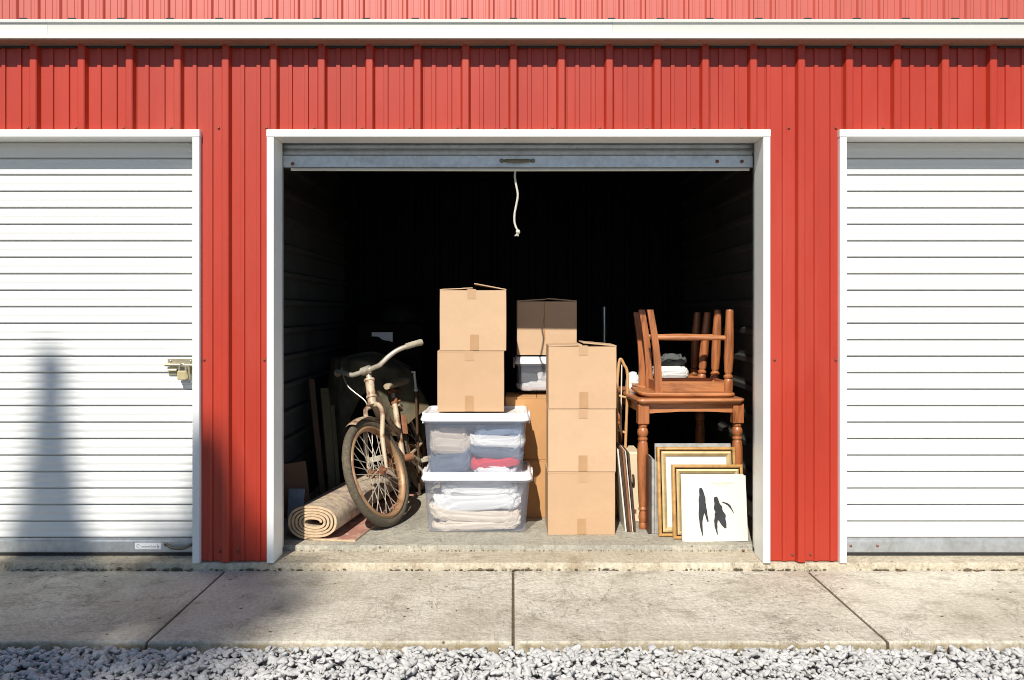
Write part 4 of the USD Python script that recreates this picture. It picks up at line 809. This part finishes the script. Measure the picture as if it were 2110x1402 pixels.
obj('black_bag', trimesh.Trimesh(v, sp_.faces, process=False), 'black_cover', smooth=True, label='black plastic bag slumped on top of the dark cabinet', cat='bag')
ws = thing('walking_stick', 'white handled stick standing in the dark between bicycle and boxes', 'stick', (P(857, 0, 1.95)[0], 1.95, FL))
a_, b_ = P(857, 803, 1.95), P(853.5, 767, 1.95)
obj('handle', cat(tube([a_, b_], 0.010, 8), box(b_[0] - 0.024, b_[0] + 0.012, 1.936, 1.964, b_[2] - 0.006, b_[2] + 0.008, 0.003), lathe([(0, -0.02), (0.018, -0.012), (0.018, 0.006), (0, 0.014)], 10, a_)), 'white_trim', ws, smooth=40)
obj('shaft', tube([[a_[0] + 0.03, 1.97, FL + 0.001], a_ - [0, 0, 0.016]], 0.011, 8), 'dark_wood', ws, smooth=40)
obj('metal_pole', tube([[P(1247, 0, 2.6)[0], 2.6, FL], P(1245, 633, 2.7)], 0.018, 10), 'steel', smooth=40, label='grey metal pole upright in the dark behind the right box stack', cat='pole')

# ------------------------------------------------------------------ table with upturned chairs
TZ = 1.020
tb = thing('wooden_table', 'small honey-brown wooden table with turned legs carrying upturned chairs', 'table', (1.3, 1.25, FL))
Tt = trimesh.transformations.rotation_matrix(math.radians(4.2), [0, 0, 1], (1.3, 0.75, 0))
def tbo(name, m, mat, par=tb, **k): m = m.copy(); m.apply_transform(Tt); return obj(name, m, mat, par, **k)
tl0, tl1, ty0, ty1 = 0.885, 1.668, 0.715, 1.85
tbo('tabletop', loft([roundrect(tl0 + 0.02, tl1 - 0.02, ty0 + 0.02, ty1 - 0.02, TZ - 0.040, 0.03), roundrect(tl0 + 0.003, tl1 - 0.003, ty0 + 0.003, ty1 - 0.003, TZ - 0.026, 0.04), roundrect(tl0, tl1, ty0, ty1, TZ - 0.015, 0.04), roundrect(tl0 + 0.005, tl1 - 0.005, ty0 + 0.005, ty1 - 0.005, TZ - 0.004, 0.04), roundrect(tl0 + 0.018, tl1 - 0.018, ty0 + 0.018, ty1 - 0.018, TZ, 0.035)]), 'honey_wood_flat', smooth=35)
zA = TZ - 0.0405
arch = [(0.96, zA)] + [(x, zA - 0.070 + 0.012 * math.sin(math.pi * (x - 0.96) / 0.66)) for x in np.linspace(0.96, 1.62, 16)] + [(1.62, zA)]
tbo('apron', extrude(Polygon(arch), 'y', 0.775, 0.797), 'honey_wood_flat')
tbo('apron', box(0.965, 1.61, 1.765, 1.787, zA - 0.07, zA), 'honey_wood_flat')
for x_ in (0.935, 1.627): tbo('apron', box(x_ - 0.011, x_ + 0.011, 0.83, 1.74, zA - 0.07, zA), 'honey_wood_flat')
def table_leg(x, y):
    h = zA - FL; k = 0.040
    pr = [(0.026, 0.0), (0.031, 0.012), (0.031, 0.030), (0.024, 0.046), (0.029, 0.060), (0.034, 0.085), (0.028, 0.120), (0.025, 0.130), (0.034, 0.138), (0.034, 0.150), (0.028, 0.158), (0.034, 0.20), (0.041, 0.36), (0.044, 0.50), (0.043, 0.58), (0.036, 0.625),
          (0.030, 0.632), (0.038, 0.640), (0.038, 0.652), (0.030, 0.660), (0.040, 0.676), (0.044, 0.695), (0.040, 0.715), (0.030, 0.728), (0.036, 0.736), (0.036, 0.748), (0.028, 0.756)]
    s = (h - 0.144) / 0.756
    tbo('leg', cat(lathe([(r * 0.92, z * s) for r, z in pr], 18, (x, y, FL)), box(x - k, x + k, y - k, y + k, FL + h - 0.145, zA - 0.0005, 0.005)), 'honey_wood', smooth=35)
for x, y in ((0.935, 0.79), (1.627, 0.79), (0.935, 1.775), (1.627, 1.775)): table_leg(x, y)

def chair(label, pts, zseat, near_y, far_y, seatx, tip):
    """An upturned chair: the seat board lies on the table, four legs stand up; square splayed rear legs left, turned front legs right."""
    t = thing('upturned_chair', label, 'chair', ((seatx[0] + seatx[1]) / 2, (near_y + far_y) / 2, zseat))
    z0 = zseat + 0.001
    o = roundrect(seatx[0], seatx[1], near_y - 0.07, far_y + 0.07, 0, 0.07, 8)
    def ring(ins, z): 
        c = o.mean(0); p = o.copy(); d_ = p[:, :2] - c[:2]; p[:, :2] = c[:2] + d_ * (1 - ins / np.linalg.norm(d_, axis=1, keepdims=True)); p[:, 2] = z + 0.016 * np.clip((seatx[0] + 0.12 - p[:, 0]) / 0.12, 0, 1) ** 2; return p
    obj('seat', loft([ring(0.03, z0), ring(0.004, z0 + 0.012), ring(0.0, z0 + 0.022), ring(0.01, z0 + 0.032), ring(0.05, z0 + 0.034)]), 'honey_wood_flat', t, smooth=35)
    zr = z0 + 0.034
    xr, xf = pts['rear'][0][0], pts['front'][0][0]
    tops, feet = {}, {}
    for i, y in enumerate((near_y, far_y)):
        a, b = pts['rear'][i]
        tops['r', i] = (np.array([a, y, zr]), np.array([b, y, tip]))
        n_ = 12; q = np.linspace(0, 1, n_)
        L = []
        for s in q:
            c = np.array([a + (b - a) * s + 0.014 * math.sin(math.pi * s), y, zr + (tip - zr) * s]); w_ = 0.026 - 0.004 * s
            L.append([c + [w_, w_, 0], c + [-w_, w_, 0], c + [-w_, -w_, 0], c + [w_, -w_, 0]])
        obj('rear_leg', loft(L), 'honey_wood', t, smooth=20)
        a, b = pts['front'][i]; d_ = np.array([b - a, 0, tip - zr]); Lg = np.linalg.norm(d_); k = Lg / 0.60
        pr = [(0.034, 0.0), (0.036, 0.06 * k), (0.034, 0.085 * k), (0.026, 0.098 * k), (0.034, 0.108 * k), (0.034, 0.118 * k), (0.022, 0.132 * k), (0.030, 0.150 * k), (0.035, 0.25 * k), (0.034, 0.42 * k), (0.028, 0.56 * k), (0.028, 0.59 * k), (0.024, 0.6 * k)]
        obj('front_leg', lathe(pr, 16, (a, y, zr), d_), 'honey_wood', t, smooth=35)
        tops['f', i] = (np.array([a, y, zr]), np.array([b, y, tip]))
    def at(k, s): return tops[k][0] + (tops[k][1] - tops[k][0]) * s
    for i in (0, 1):
        obj('side_rail', bar(tops['r', i][0] + [0.02, 0, 0.040], tops['f', i][0] + [-0.02, 0, 0.040], 0.022, 0.076), 'honey_wood_flat', t)
        obj('stretcher', tube([at(('r', i), 0.66), (at(('r', i), 0.66) + at(('f', i), 0.66)) / 2, at(('f', i), 0.66)], [0.017, 0.021, 0.017], 10), 'honey_wood_flat', t, smooth=40)
    obj('front_rail', bar(tops['f', 0][0] + [0, 0.02, 0.04], tops['f', 1][0] + [0, -0.02, 0.04], 0.022, 0.076), 'honey_wood', t)
    obj('rear_rail', bar(tops['r', 0][0] + [0, 0.02, 0.04], tops['r', 1][0] + [0, -0.02, 0.04], 0.022, 0.076), 'honey_wood', t)
    return t
def X(px, Y): return P(px, 0, Y)[0]
chair('nearest upturned chair on the table, fully in the sun', {'rear': [(X(1357, .84), X(1339, .84)), (X(1338, 1.2), X(1322, 1.2))], 'front': [(X(1500, .84), X(1503.5, .84)), (X(1472, 1.2), X(1479, 1.2))]}, TZ, 0.84, 1.20, (X(1314, .8), X(1517, .8)), 1.655)
chair('second upturned chair behind the sunlit one, its leg tips in shadow', {'rear': [(X(1323, 1.42), X(1311, 1.42)), (X(1334, 1.72), X(1322, 1.72))], 'front': [(X(1444, 1.42), X(1458, 1.42)), (X(1428, 1.72), X(1437, 1.72))]}, TZ, 1.42, 1.72, (X(1305, 1.5), X(1470, 1.5)), 1.635)
# soft things lying on the upturned chair
def pillow(name, label, c, px0, px1, py0, py1, Y, d, mat, seed, ex=(0.4, 0.5, 0.8)):
    a, b = P(px0, py1, Y), P(px1, py0, Y); folded(name, label, c, a[0], b[0], a[2], b[2], Y, d, mat, seed, wob=0.01, ex=ex)
pillow('seat_cushion', 'white seat cushion lying on the chair under the grey pillow', 'cushion', 1352, 1423, 757, 787, 1.32, 0.34, 'white_cloth', 31)
pillow('grey_pillow', 'dark grey rounded pillow on top of the white cushion', 'pillow', 1358, 1419, 731, 760, 1.42, 0.26, 'grey_cloth', 32, (0.75, 0.8, 1.0))
pillow('white_cloth', 'white crumpled cloth hanging by the left legs of the upturned chairs', 'cloth', 1293, 1318, 768, 818, 1.62, 0.2, 'white_cloth', 33)

# ------------------------------------------------------------------ framed pictures, record sleeves, case under and beside the table
def leaning(name, label, c, x0, x1, yb, z1, lean, parts, group=None, roll=0.0):
    """Something flat leaning back: built upright in the plane y = 0 with its bottom edge on the floor, then tipped."""
    t = thing(name, label, c, ((x0 + x1) / 2, yb, FL))
    T = trimesh.transformations.translation_matrix([(x0 + x1) / 2, yb, FL + 0.001]) @ rot([0, 1, 0], roll) @ rot([1, 0, 0], -lean)
    made = {}
    for nm, m, mat, par in parts:
        m = m.copy(); m.apply_transform(T)
        made[nm] = obj(nm, m, mat, made[par] if par else t, smooth=25)
    return t
def frame_ring(w, h, prof):
    """A mitred frame: profile of (distance inwards from the outer edge, height towards the viewer)."""
    L = []
    for i, o in prof:
        L.append([(-w / 2 + i, -o, i), (w / 2 - i, -o, i), (w / 2 - i, -o, h - i), (-w / 2 + i, -o, h - i)])
    L = np.array(L); v = L.reshape(-1, 3); f = []
    for k in range(len(prof) - 1):
        for j in range(4):
            l = (j + 1) % 4; f += [[k * 4 + j, k * 4 + l, (k + 1) * 4 + l], [k * 4 + j, (k + 1) * 4 + l, (k + 1) * 4 + j]]
    return trimesh.Trimesh(v, np.array(f), process=False)
def picture(w, h, t, b):
    out = [(0, -t), (0, 0.012), (0.006, 0.020), (0.014, 0.022), (0.022, 0.016)]
    mid = [(0.0225, 0.015), (0.026, 0.008), (0.030, 0.013)]
    inn = [(0.0305, 0.012), (0.044, 0.018), (0.056, 0.010), (b, 0.002), (b, -0.004)]
    return [('frame', frame_ring(w, h, out), 'gold_frame', None), ('gilt_band', frame_ring(w, h, mid), 'dark_frame', 'frame'), ('inner_moulding', frame_ring(w, h, inn), 'gilt_pale', 'frame'),
            ('picture_mat', box(-w / 2 + b - 0.004, w / 2 - b + 0.004, 0.0045, 0.009, b - 0.004, h - b + 0.004, 0), 'mat_board', None), ('backing', box(-w / 2 + 0.008, w / 2 - 0.008, 0.0095, t - 0.001, 0.008, h - 0.008, 0), 'dark_frame', None)]
leaning('picture_frame', 'grey edged picture frame rearmost of the group under the table', 'picture frame', 1.008, 1.548, 0.60, 0.7, 9, [('frame', cat(box(-0.27, 0.27, -0.012, 0.014, 0, 0.630, 0.003)), 'grey_frame', None)])
leaning('framed_picture', 'large gold framed picture with cream mat, behind the smaller one', 'framed picture', 1.010, 1.562, 0.525, 0.69, 9, picture(0.552, 0.615, 0.035, 0.064))
leaning('framed_picture', 'smaller gold framed picture just behind the record sleeves', 'framed picture', 1.098, 1.590, 0.448, 0.58, 8, picture(0.492, 0.506, 0.030, 0.060))
def ink_shapes(w, h):
    """A plain stand-in print: loose, tapering brush strokes."""
    def stroke(pts, wd):
        p = smoothpath(pts, 10); u = np.linspace(0, 1, len(p)); t_ = np.gradient(p, axis=0); n_ = np.stack([-t_[:, 1], t_[:, 0]], -1); n_ /= np.linalg.norm(n_, axis=1, keepdims=True)
        r_ = np.interp(u, np.linspace(0, 1, len(wd)), wd)[:, None] * (1 + 0.10 * np.sin(u * 23)[:, None])
        return Polygon(np.vstack([p + n_ * r_, (p - n_ * r_)[::-1]])).buffer(0)
    st_ = [stroke([(0.29, 0.82), (0.31, 0.68), (0.30, 0.52), (0.28, 0.30), (0.30, 0.08)], [0.018, 0.052, 0.048, 0.028, 0.004]), stroke([(0.34, 0.72), (0.35, 0.50), (0.39, 0.30)], [0.006, 0.028, 0.012]),
           stroke([(0.52, 0.68), (0.55, 0.52), (0.60, 0.36), (0.66, 0.20)], [0.022, 0.060, 0.072, 0.016]), stroke([(0.53, 0.44), (0.51, 0.26), (0.53, 0.10)], [0.030, 0.026, 0.005]),
           stroke([(0.62, 0.60), (0.72, 0.55), (0.80, 0.42)], [0.008, 0.018, 0.003])]
    out = []
    for g in st_:
        for b in getattr(g, 'geoms', [g]):
            out.append(extrude(Polygon([((x - 0.5) * w, y * h) for x, y in b.exterior.coords]), 'y', -0.0052 - 0.00006 * len(out), -0.0046))
    return out
def scribble(w, h):
    q = np.random.default_rng(5); xs = np.linspace(0.46, 0.82, 46)
    p1 = np.stack([(xs - 0.5) * w, np.full(46, -0.0050), (0.885 + 0.016 * np.sin(xs * 95) * q.uniform(0.4, 1, 46)) * h], -1)
    p2 = p1[12:34].copy(); p2[:, 2] -= 0.035 * h; return [tube(p1, 0.0026, 4), tube(p2, 0.0016, 4)]
W_, H_ = 0.438, 0.440
leaning('record_sleeve', 'plain white record sleeve peeking out behind the printed one', 'record sleeve', X(1404, .405), X(1537, .405), 0.412, 0.5, 6, [('sleeve', box(-0.215, 0.215, -0.004, 0.004, 0, 0.448, 0.001), 'sleeve', None), ('spine', box(-0.2165, -0.2152, -0.0035, 0.0035, 0.003, 0.445, 0), 'dark_frame', 'sleeve')])
leaning('record_sleeve', 'cream record sleeve with dark brush shapes, foremost under the table', 'record sleeve', X(1407.5, .385), X(1542, .385), 0.385, 0.5, 6,
        [('sleeve', box(-W_ / 2, W_ / 2, -0.0045, 0.0045, 0, H_, 0.001), 'sleeve', None), ('ink_print', cat(ink_shapes(W_, H_)), 'ink', 'sleeve'), ('scribble_print', cat(scribble(W_, H_)), 'faded_print', 'sleeve')], roll=-0.8)
# flat frames leaning sideways against the box stack
def sideways(name, label, c, bot, top, y0, y1, th, mat, cap=None):
    a = np.array([bot[0], 0, FL + 0.002]); b = np.array([top[0], 0, top[1]])
    m = bar(a + [0, (y0 + y1) / 2, 0], b + [0, (y0 + y1) / 2, 0], th, y1 - y0, 0.002, up=(0, 1, 0))
    v = np.array(m.vertices); v[:, 2] -= v[:, 2].min() - FL - 0.001; m.vertices = v
    obj(name, m, mat, label=label, cat=c)
for bx_, tx_, ty_, mt, lb, th in ((1290, 1273, 926, 'mat_board', 'white edged flat frame leaning nearest the box stack', 0.010), (1295, 1278, 926, 'dark_frame', 'black flat frame second from the box stack', 0.020),
        (1300, 1284, 928, 'brown_frame', 'brown wooden frame leaning in the middle of the flat frames', 0.014), (1304, 1289, 930, 'mat_board', 'pale board leaning between brown and dark frames', 0.006), (1308, 1295, 934, 'dark_frame', 'dark frame leaning last, against the cream case', 0.016)):
    Y = 0.66; sideways('flat_frame', lb, 'picture frame', (X(bx_, Y),), (X(tx_, Y), P(0, ty_, Y)[2]), Y, Y + 0.42, th, mt)
case = thing('cream_case', 'cream suitcase standing on end behind the front left table leg', 'suitcase', (X(1303, 1.0), 1.0, FL))
q0, q1 = X(1288, 0.95), X(1321, 0.95); zt_ = P(0, 932, 0.95)[2]
obj('shell', box(q0, q1, 0.95, 1.30, FL, zt_, 0.012), 'suitcase_cream', case)
obj('handle', tube(smoothpath([(q1 - 0.06, 0.949, zt_ - 0.17), (q1 - 0.06, 0.925, zt_ - 0.18), (q1 - 0.06, 0.925, zt_ - 0.23), (q1 - 0.06, 0.949, zt_ - 0.24)], 5), 0.009, 8), 'dark_frame', case, smooth=40)
obj('lock', box(q1 - 0.085, q1 - 0.035, 0.9465, 0.9495, FL + 0.07, FL + 0.10, 0.001), 'bike_rust', case)
for k, (p0, p1, py, mt, lb) in enumerate(((1336, 1342.5, 944, 'dark_frame', 'thin dark framed print edge right of the front table leg'), (1343, 1348.5, 948, 'grey_frame', 'thin grey frame edge left of the large gold picture'), (1349, 1353.5, 952, 'grey_frame', 'thin grey board touching the large gold picture'))):
    Y = 0.60; obj('thin_frame', box(X(p0, Y), X(p1, Y), Y, Y + 0.40, FL + 0.001, P(0, py, Y)[2], 0.003), mt, label=lb, cat='picture frame')
# pale bentwood frame behind the box stack
bent = thing('bentwood_frame', 'pale bent wooden chair back standing behind the right box stack', 'chair back', (X(1285, 1.15), 1.15, FL))
for pts in ([(1270, 1080), (1271, 860), (1272, 790), (1277, 742), (1286, 752), (1293, 775), (1291, 860), (1283, 1078)],):
    p = [P(a, b, 1.15) for a, b in pts]; p[0][2] = FL + 0.011; p[-1][2] = FL + 0.011
    obj('frame', tube(smoothpath(p, 7), 0.011, 8), 'pale_wood', bent, smooth=40)
for a, b in (((1272, 815), (1292, 820)), ((1271.5, 885), (1290, 893))): obj('rung', tube([P(*a, 1.15), P(*b, 1.15)], 0.009, 8), 'pale_wood', bent, smooth=40)
obj('slat', bar(P(1281, 752, 1.15), P(1279, 892, 1.15), 0.02, 0.008), 'mat_board', bent)
# fallen leaves caught along the step
for k, (px, py, Y, lb) in enumerate(((1853, 1173, -0.055, 'curled brown leaf against the step below the right door, nearer the red pillar'), (2015, 1172, -0.055, 'curled brown leaf against the step below the right door, farther right'), (1532, 1139, 0.26, 'dark dry leaf in the corner of the sill by the right jamb'),
        (940, 1242, -0.84, 'tiny dark leaf left of the middle joint'), (1190, 1240, -0.83, 'tiny dark leaf right of the middle joint'), (2058, 1192, -0.3, 'dark twig bit on the walk at the right edge'), (2045, 1207, -0.45, 'second dark twig bit on the walk at the right edge'))):
    x = X(px, Y); z = 0.0525 if Y > 0 else 0.004
    m = trimesh.creation.icosphere(2, 0.5); v = np.array(m.vertices); s_ = 0.030 if k < 3 else 0.012
    v = np.stack([v[:, 0] * s_ * 1.5, v[:, 1] * s_ * 0.7 * (1 - 0.9 * v[:, 0] ** 2), v[:, 2] * s_ * 0.10 + s_ * 0.5 * (v[:, 1] ** 2 + 0.4 * v[:, 0] ** 2)], -1)
    m = trimesh.Trimesh(v, m.faces, process=False); m.apply_transform(rot([0, 0, 1], 37 * k)); m.apply_translation([x, Y, z]); obj('fallen_leaf', m, 'leaf_brown', smooth=True, label=lb, cat='leaf')
q = np.random.default_rng(12); grit = []
for k in range(300):
    x = (q.choice([-3.1, -2.6, -2.2, -1.75, -1.3, -0.55, -0.2, 0.12, 0.6, 1.2, 1.75, 2.4, 3.0]) + q.normal(0, 0.11)) if q.random() < 0.93 else q.uniform(-3.4, 3.4); r_ = q.uniform(0.0015, 0.0065) * (1.9 if q.random() < 0.08 else 1)
    m = trimesh.creation.icosphere(0, r_); m.vertices = np.array(m.vertices) * q.uniform(0.5, 1.6, 3) * [q.uniform(0.8, 3.2), 1, 0.8] + [x, -0.040 - abs(q.normal(0, 0.007)), 0.002 + abs(q.normal(0, 0.006))]; grit.append(m)
for k in range(110):
    x = q.uniform(-1.5, 1.55); m = trimesh.creation.icosphere(0, q.uniform(0.002, 0.005)); m.vertices = np.array(m.vertices) * q.uniform(0.5, 1.6, 3) + [x, 0.268 - abs(q.normal(0, 0.006)), 0.049]; grit.append(m)
obj('debris', cat(grit), 'joint_fill', kind='stuff', label='dark grit and leaf crumbs along the foot of the concrete steps', cat='debris')

# ------------------------------------------------------------------ conifers across the yard, whose shade falls on the left of the scene
def conifer(label, xw, ztop, prof, dist, seed, n):
    """prof: (height relative to the shade's foot on the wall, half width); dist: how far before the facade it stands."""
    q = np.random.default_rng(seed)
    bx = xw - dist * math.tan(SUN_AZ); lift = dist * SUN_TAN
    hs = np.array([p[0] for p in prof][::-1]) + lift; ws_ = np.array([p[1] for p in prof][::-1]); top = ztop + lift
    t = thing('conifer', label, 'tree', (bx, -dist, -0.08))
    obj('trunk', tube([(bx, -dist, -0.1), (bx + 0.03, -dist, top * 0.5), (bx, -dist, top * 0.985)], [0.26, 0.15, 0.008], 10), 'bark', t, smooth=40)
    z = np.concatenate([top - (top * 0.93) * q.random(n // 2) ** 0.9, top - 3.2 * q.random(n - n // 2) ** 0.8])
    rmax = np.interp(z, hs, ws_); lay = 0.74 + 0.26 * np.sin(z * 17 + 1.5 * q.random(n)) 
    r = rmax * np.sqrt(q.random(n)) * np.clip(lay, 0.2, 1.1); a = q.uniform(0, 2 * np.pi, n)
    c = np.stack([bx + r * np.cos(a), -dist + r * np.sin(a), z - 0.18 * r], -1)
    gap = meshkit.fbm(c * [1.3, 1.3, 2.2] + seed, 3, seed); keep = (gap > 0.53) | (z > top - 1.5)
    c, a = c[keep], a[keep]; n = len(c)
    L = q.uniform(0.07, 0.16, n); wd = L * q.uniform(0.28, 0.5, n)
    d = np.stack([np.cos(a), np.sin(a), q.normal(-0.15, 0.35, n)], -1) + q.normal(0, 0.35, (n, 3)); d /= np.linalg.norm(d, axis=1, keepdims=True)
    s = np.cross(d, q.normal(size=(n, 3))); s /= np.linalg.norm(s, axis=1, keepdims=True)
    v = np.stack([c - d * L[:, None] * 0.5, c + s * wd[:, None] * 0.5, c + d * L[:, None] * 0.6, c - s * wd[:, None] * 0.5], 1).reshape(-1, 3)
    k = np.arange(n) * 4; f = np.vstack([np.stack([k, k + 1, k + 2], 1), np.stack([k, k + 2, k + 3], 1)])
    obj('crown', trimesh.Trimesh(v, f, process=False), 'needles', t)
conifer('tall narrow conifer across the yard, the left one', -3.05, 1.50, [(1.5, 0.07), (0.97, 0.10), (0.92, 0.15), (0.56, 0.17), (0.50, 0.26), (0.02, 0.29), (-0.08, 0.62), (-0.6, 1.15), (-1.5, 1.5), (-6, 2.1), (-20, 2.6)], 18, 101, 34000)
conifer('shorter conifer across the yard, right of the tall one', -1.95, 0.86, [(0.88, 0.10), (0.5, 0.19), (0.2, 0.28), (0.03, 0.42), (-0.05, 0.84), (-0.3, 1.0), (-1.5, 1.25), (-6, 1.8), (-20, 2.4)], 18.5, 102, 38000)

# things of one kind share a group
GROUPS = {'box': 'cardboard boxes stacked in the unit', 'storage bin': 'clear storage bins', 'clothing': 'clothes folded in the clear bins', 'blanket': 'blankets folded in the lower clear bin', 'chair': 'upturned chairs on the table',
          'picture frame': 'frames leaning at the right', 'framed picture': 'gold framed pictures', 'record sleeve': 'record sleeves under the table', 'board': 'boards leaning on the left wall', 'leaf': 'fallen leaves', 'tree': 'conifers across the yard'}
for prim in stage.GetPrimAtPath('/World').GetChildren():
    c_ = prim.GetCustomDataByKey('category')
    if c_ in GROUPS and not prim.GetCustomDataByKey('group'): prim.SetCustomDataByKey('group', GROUPS[c_])
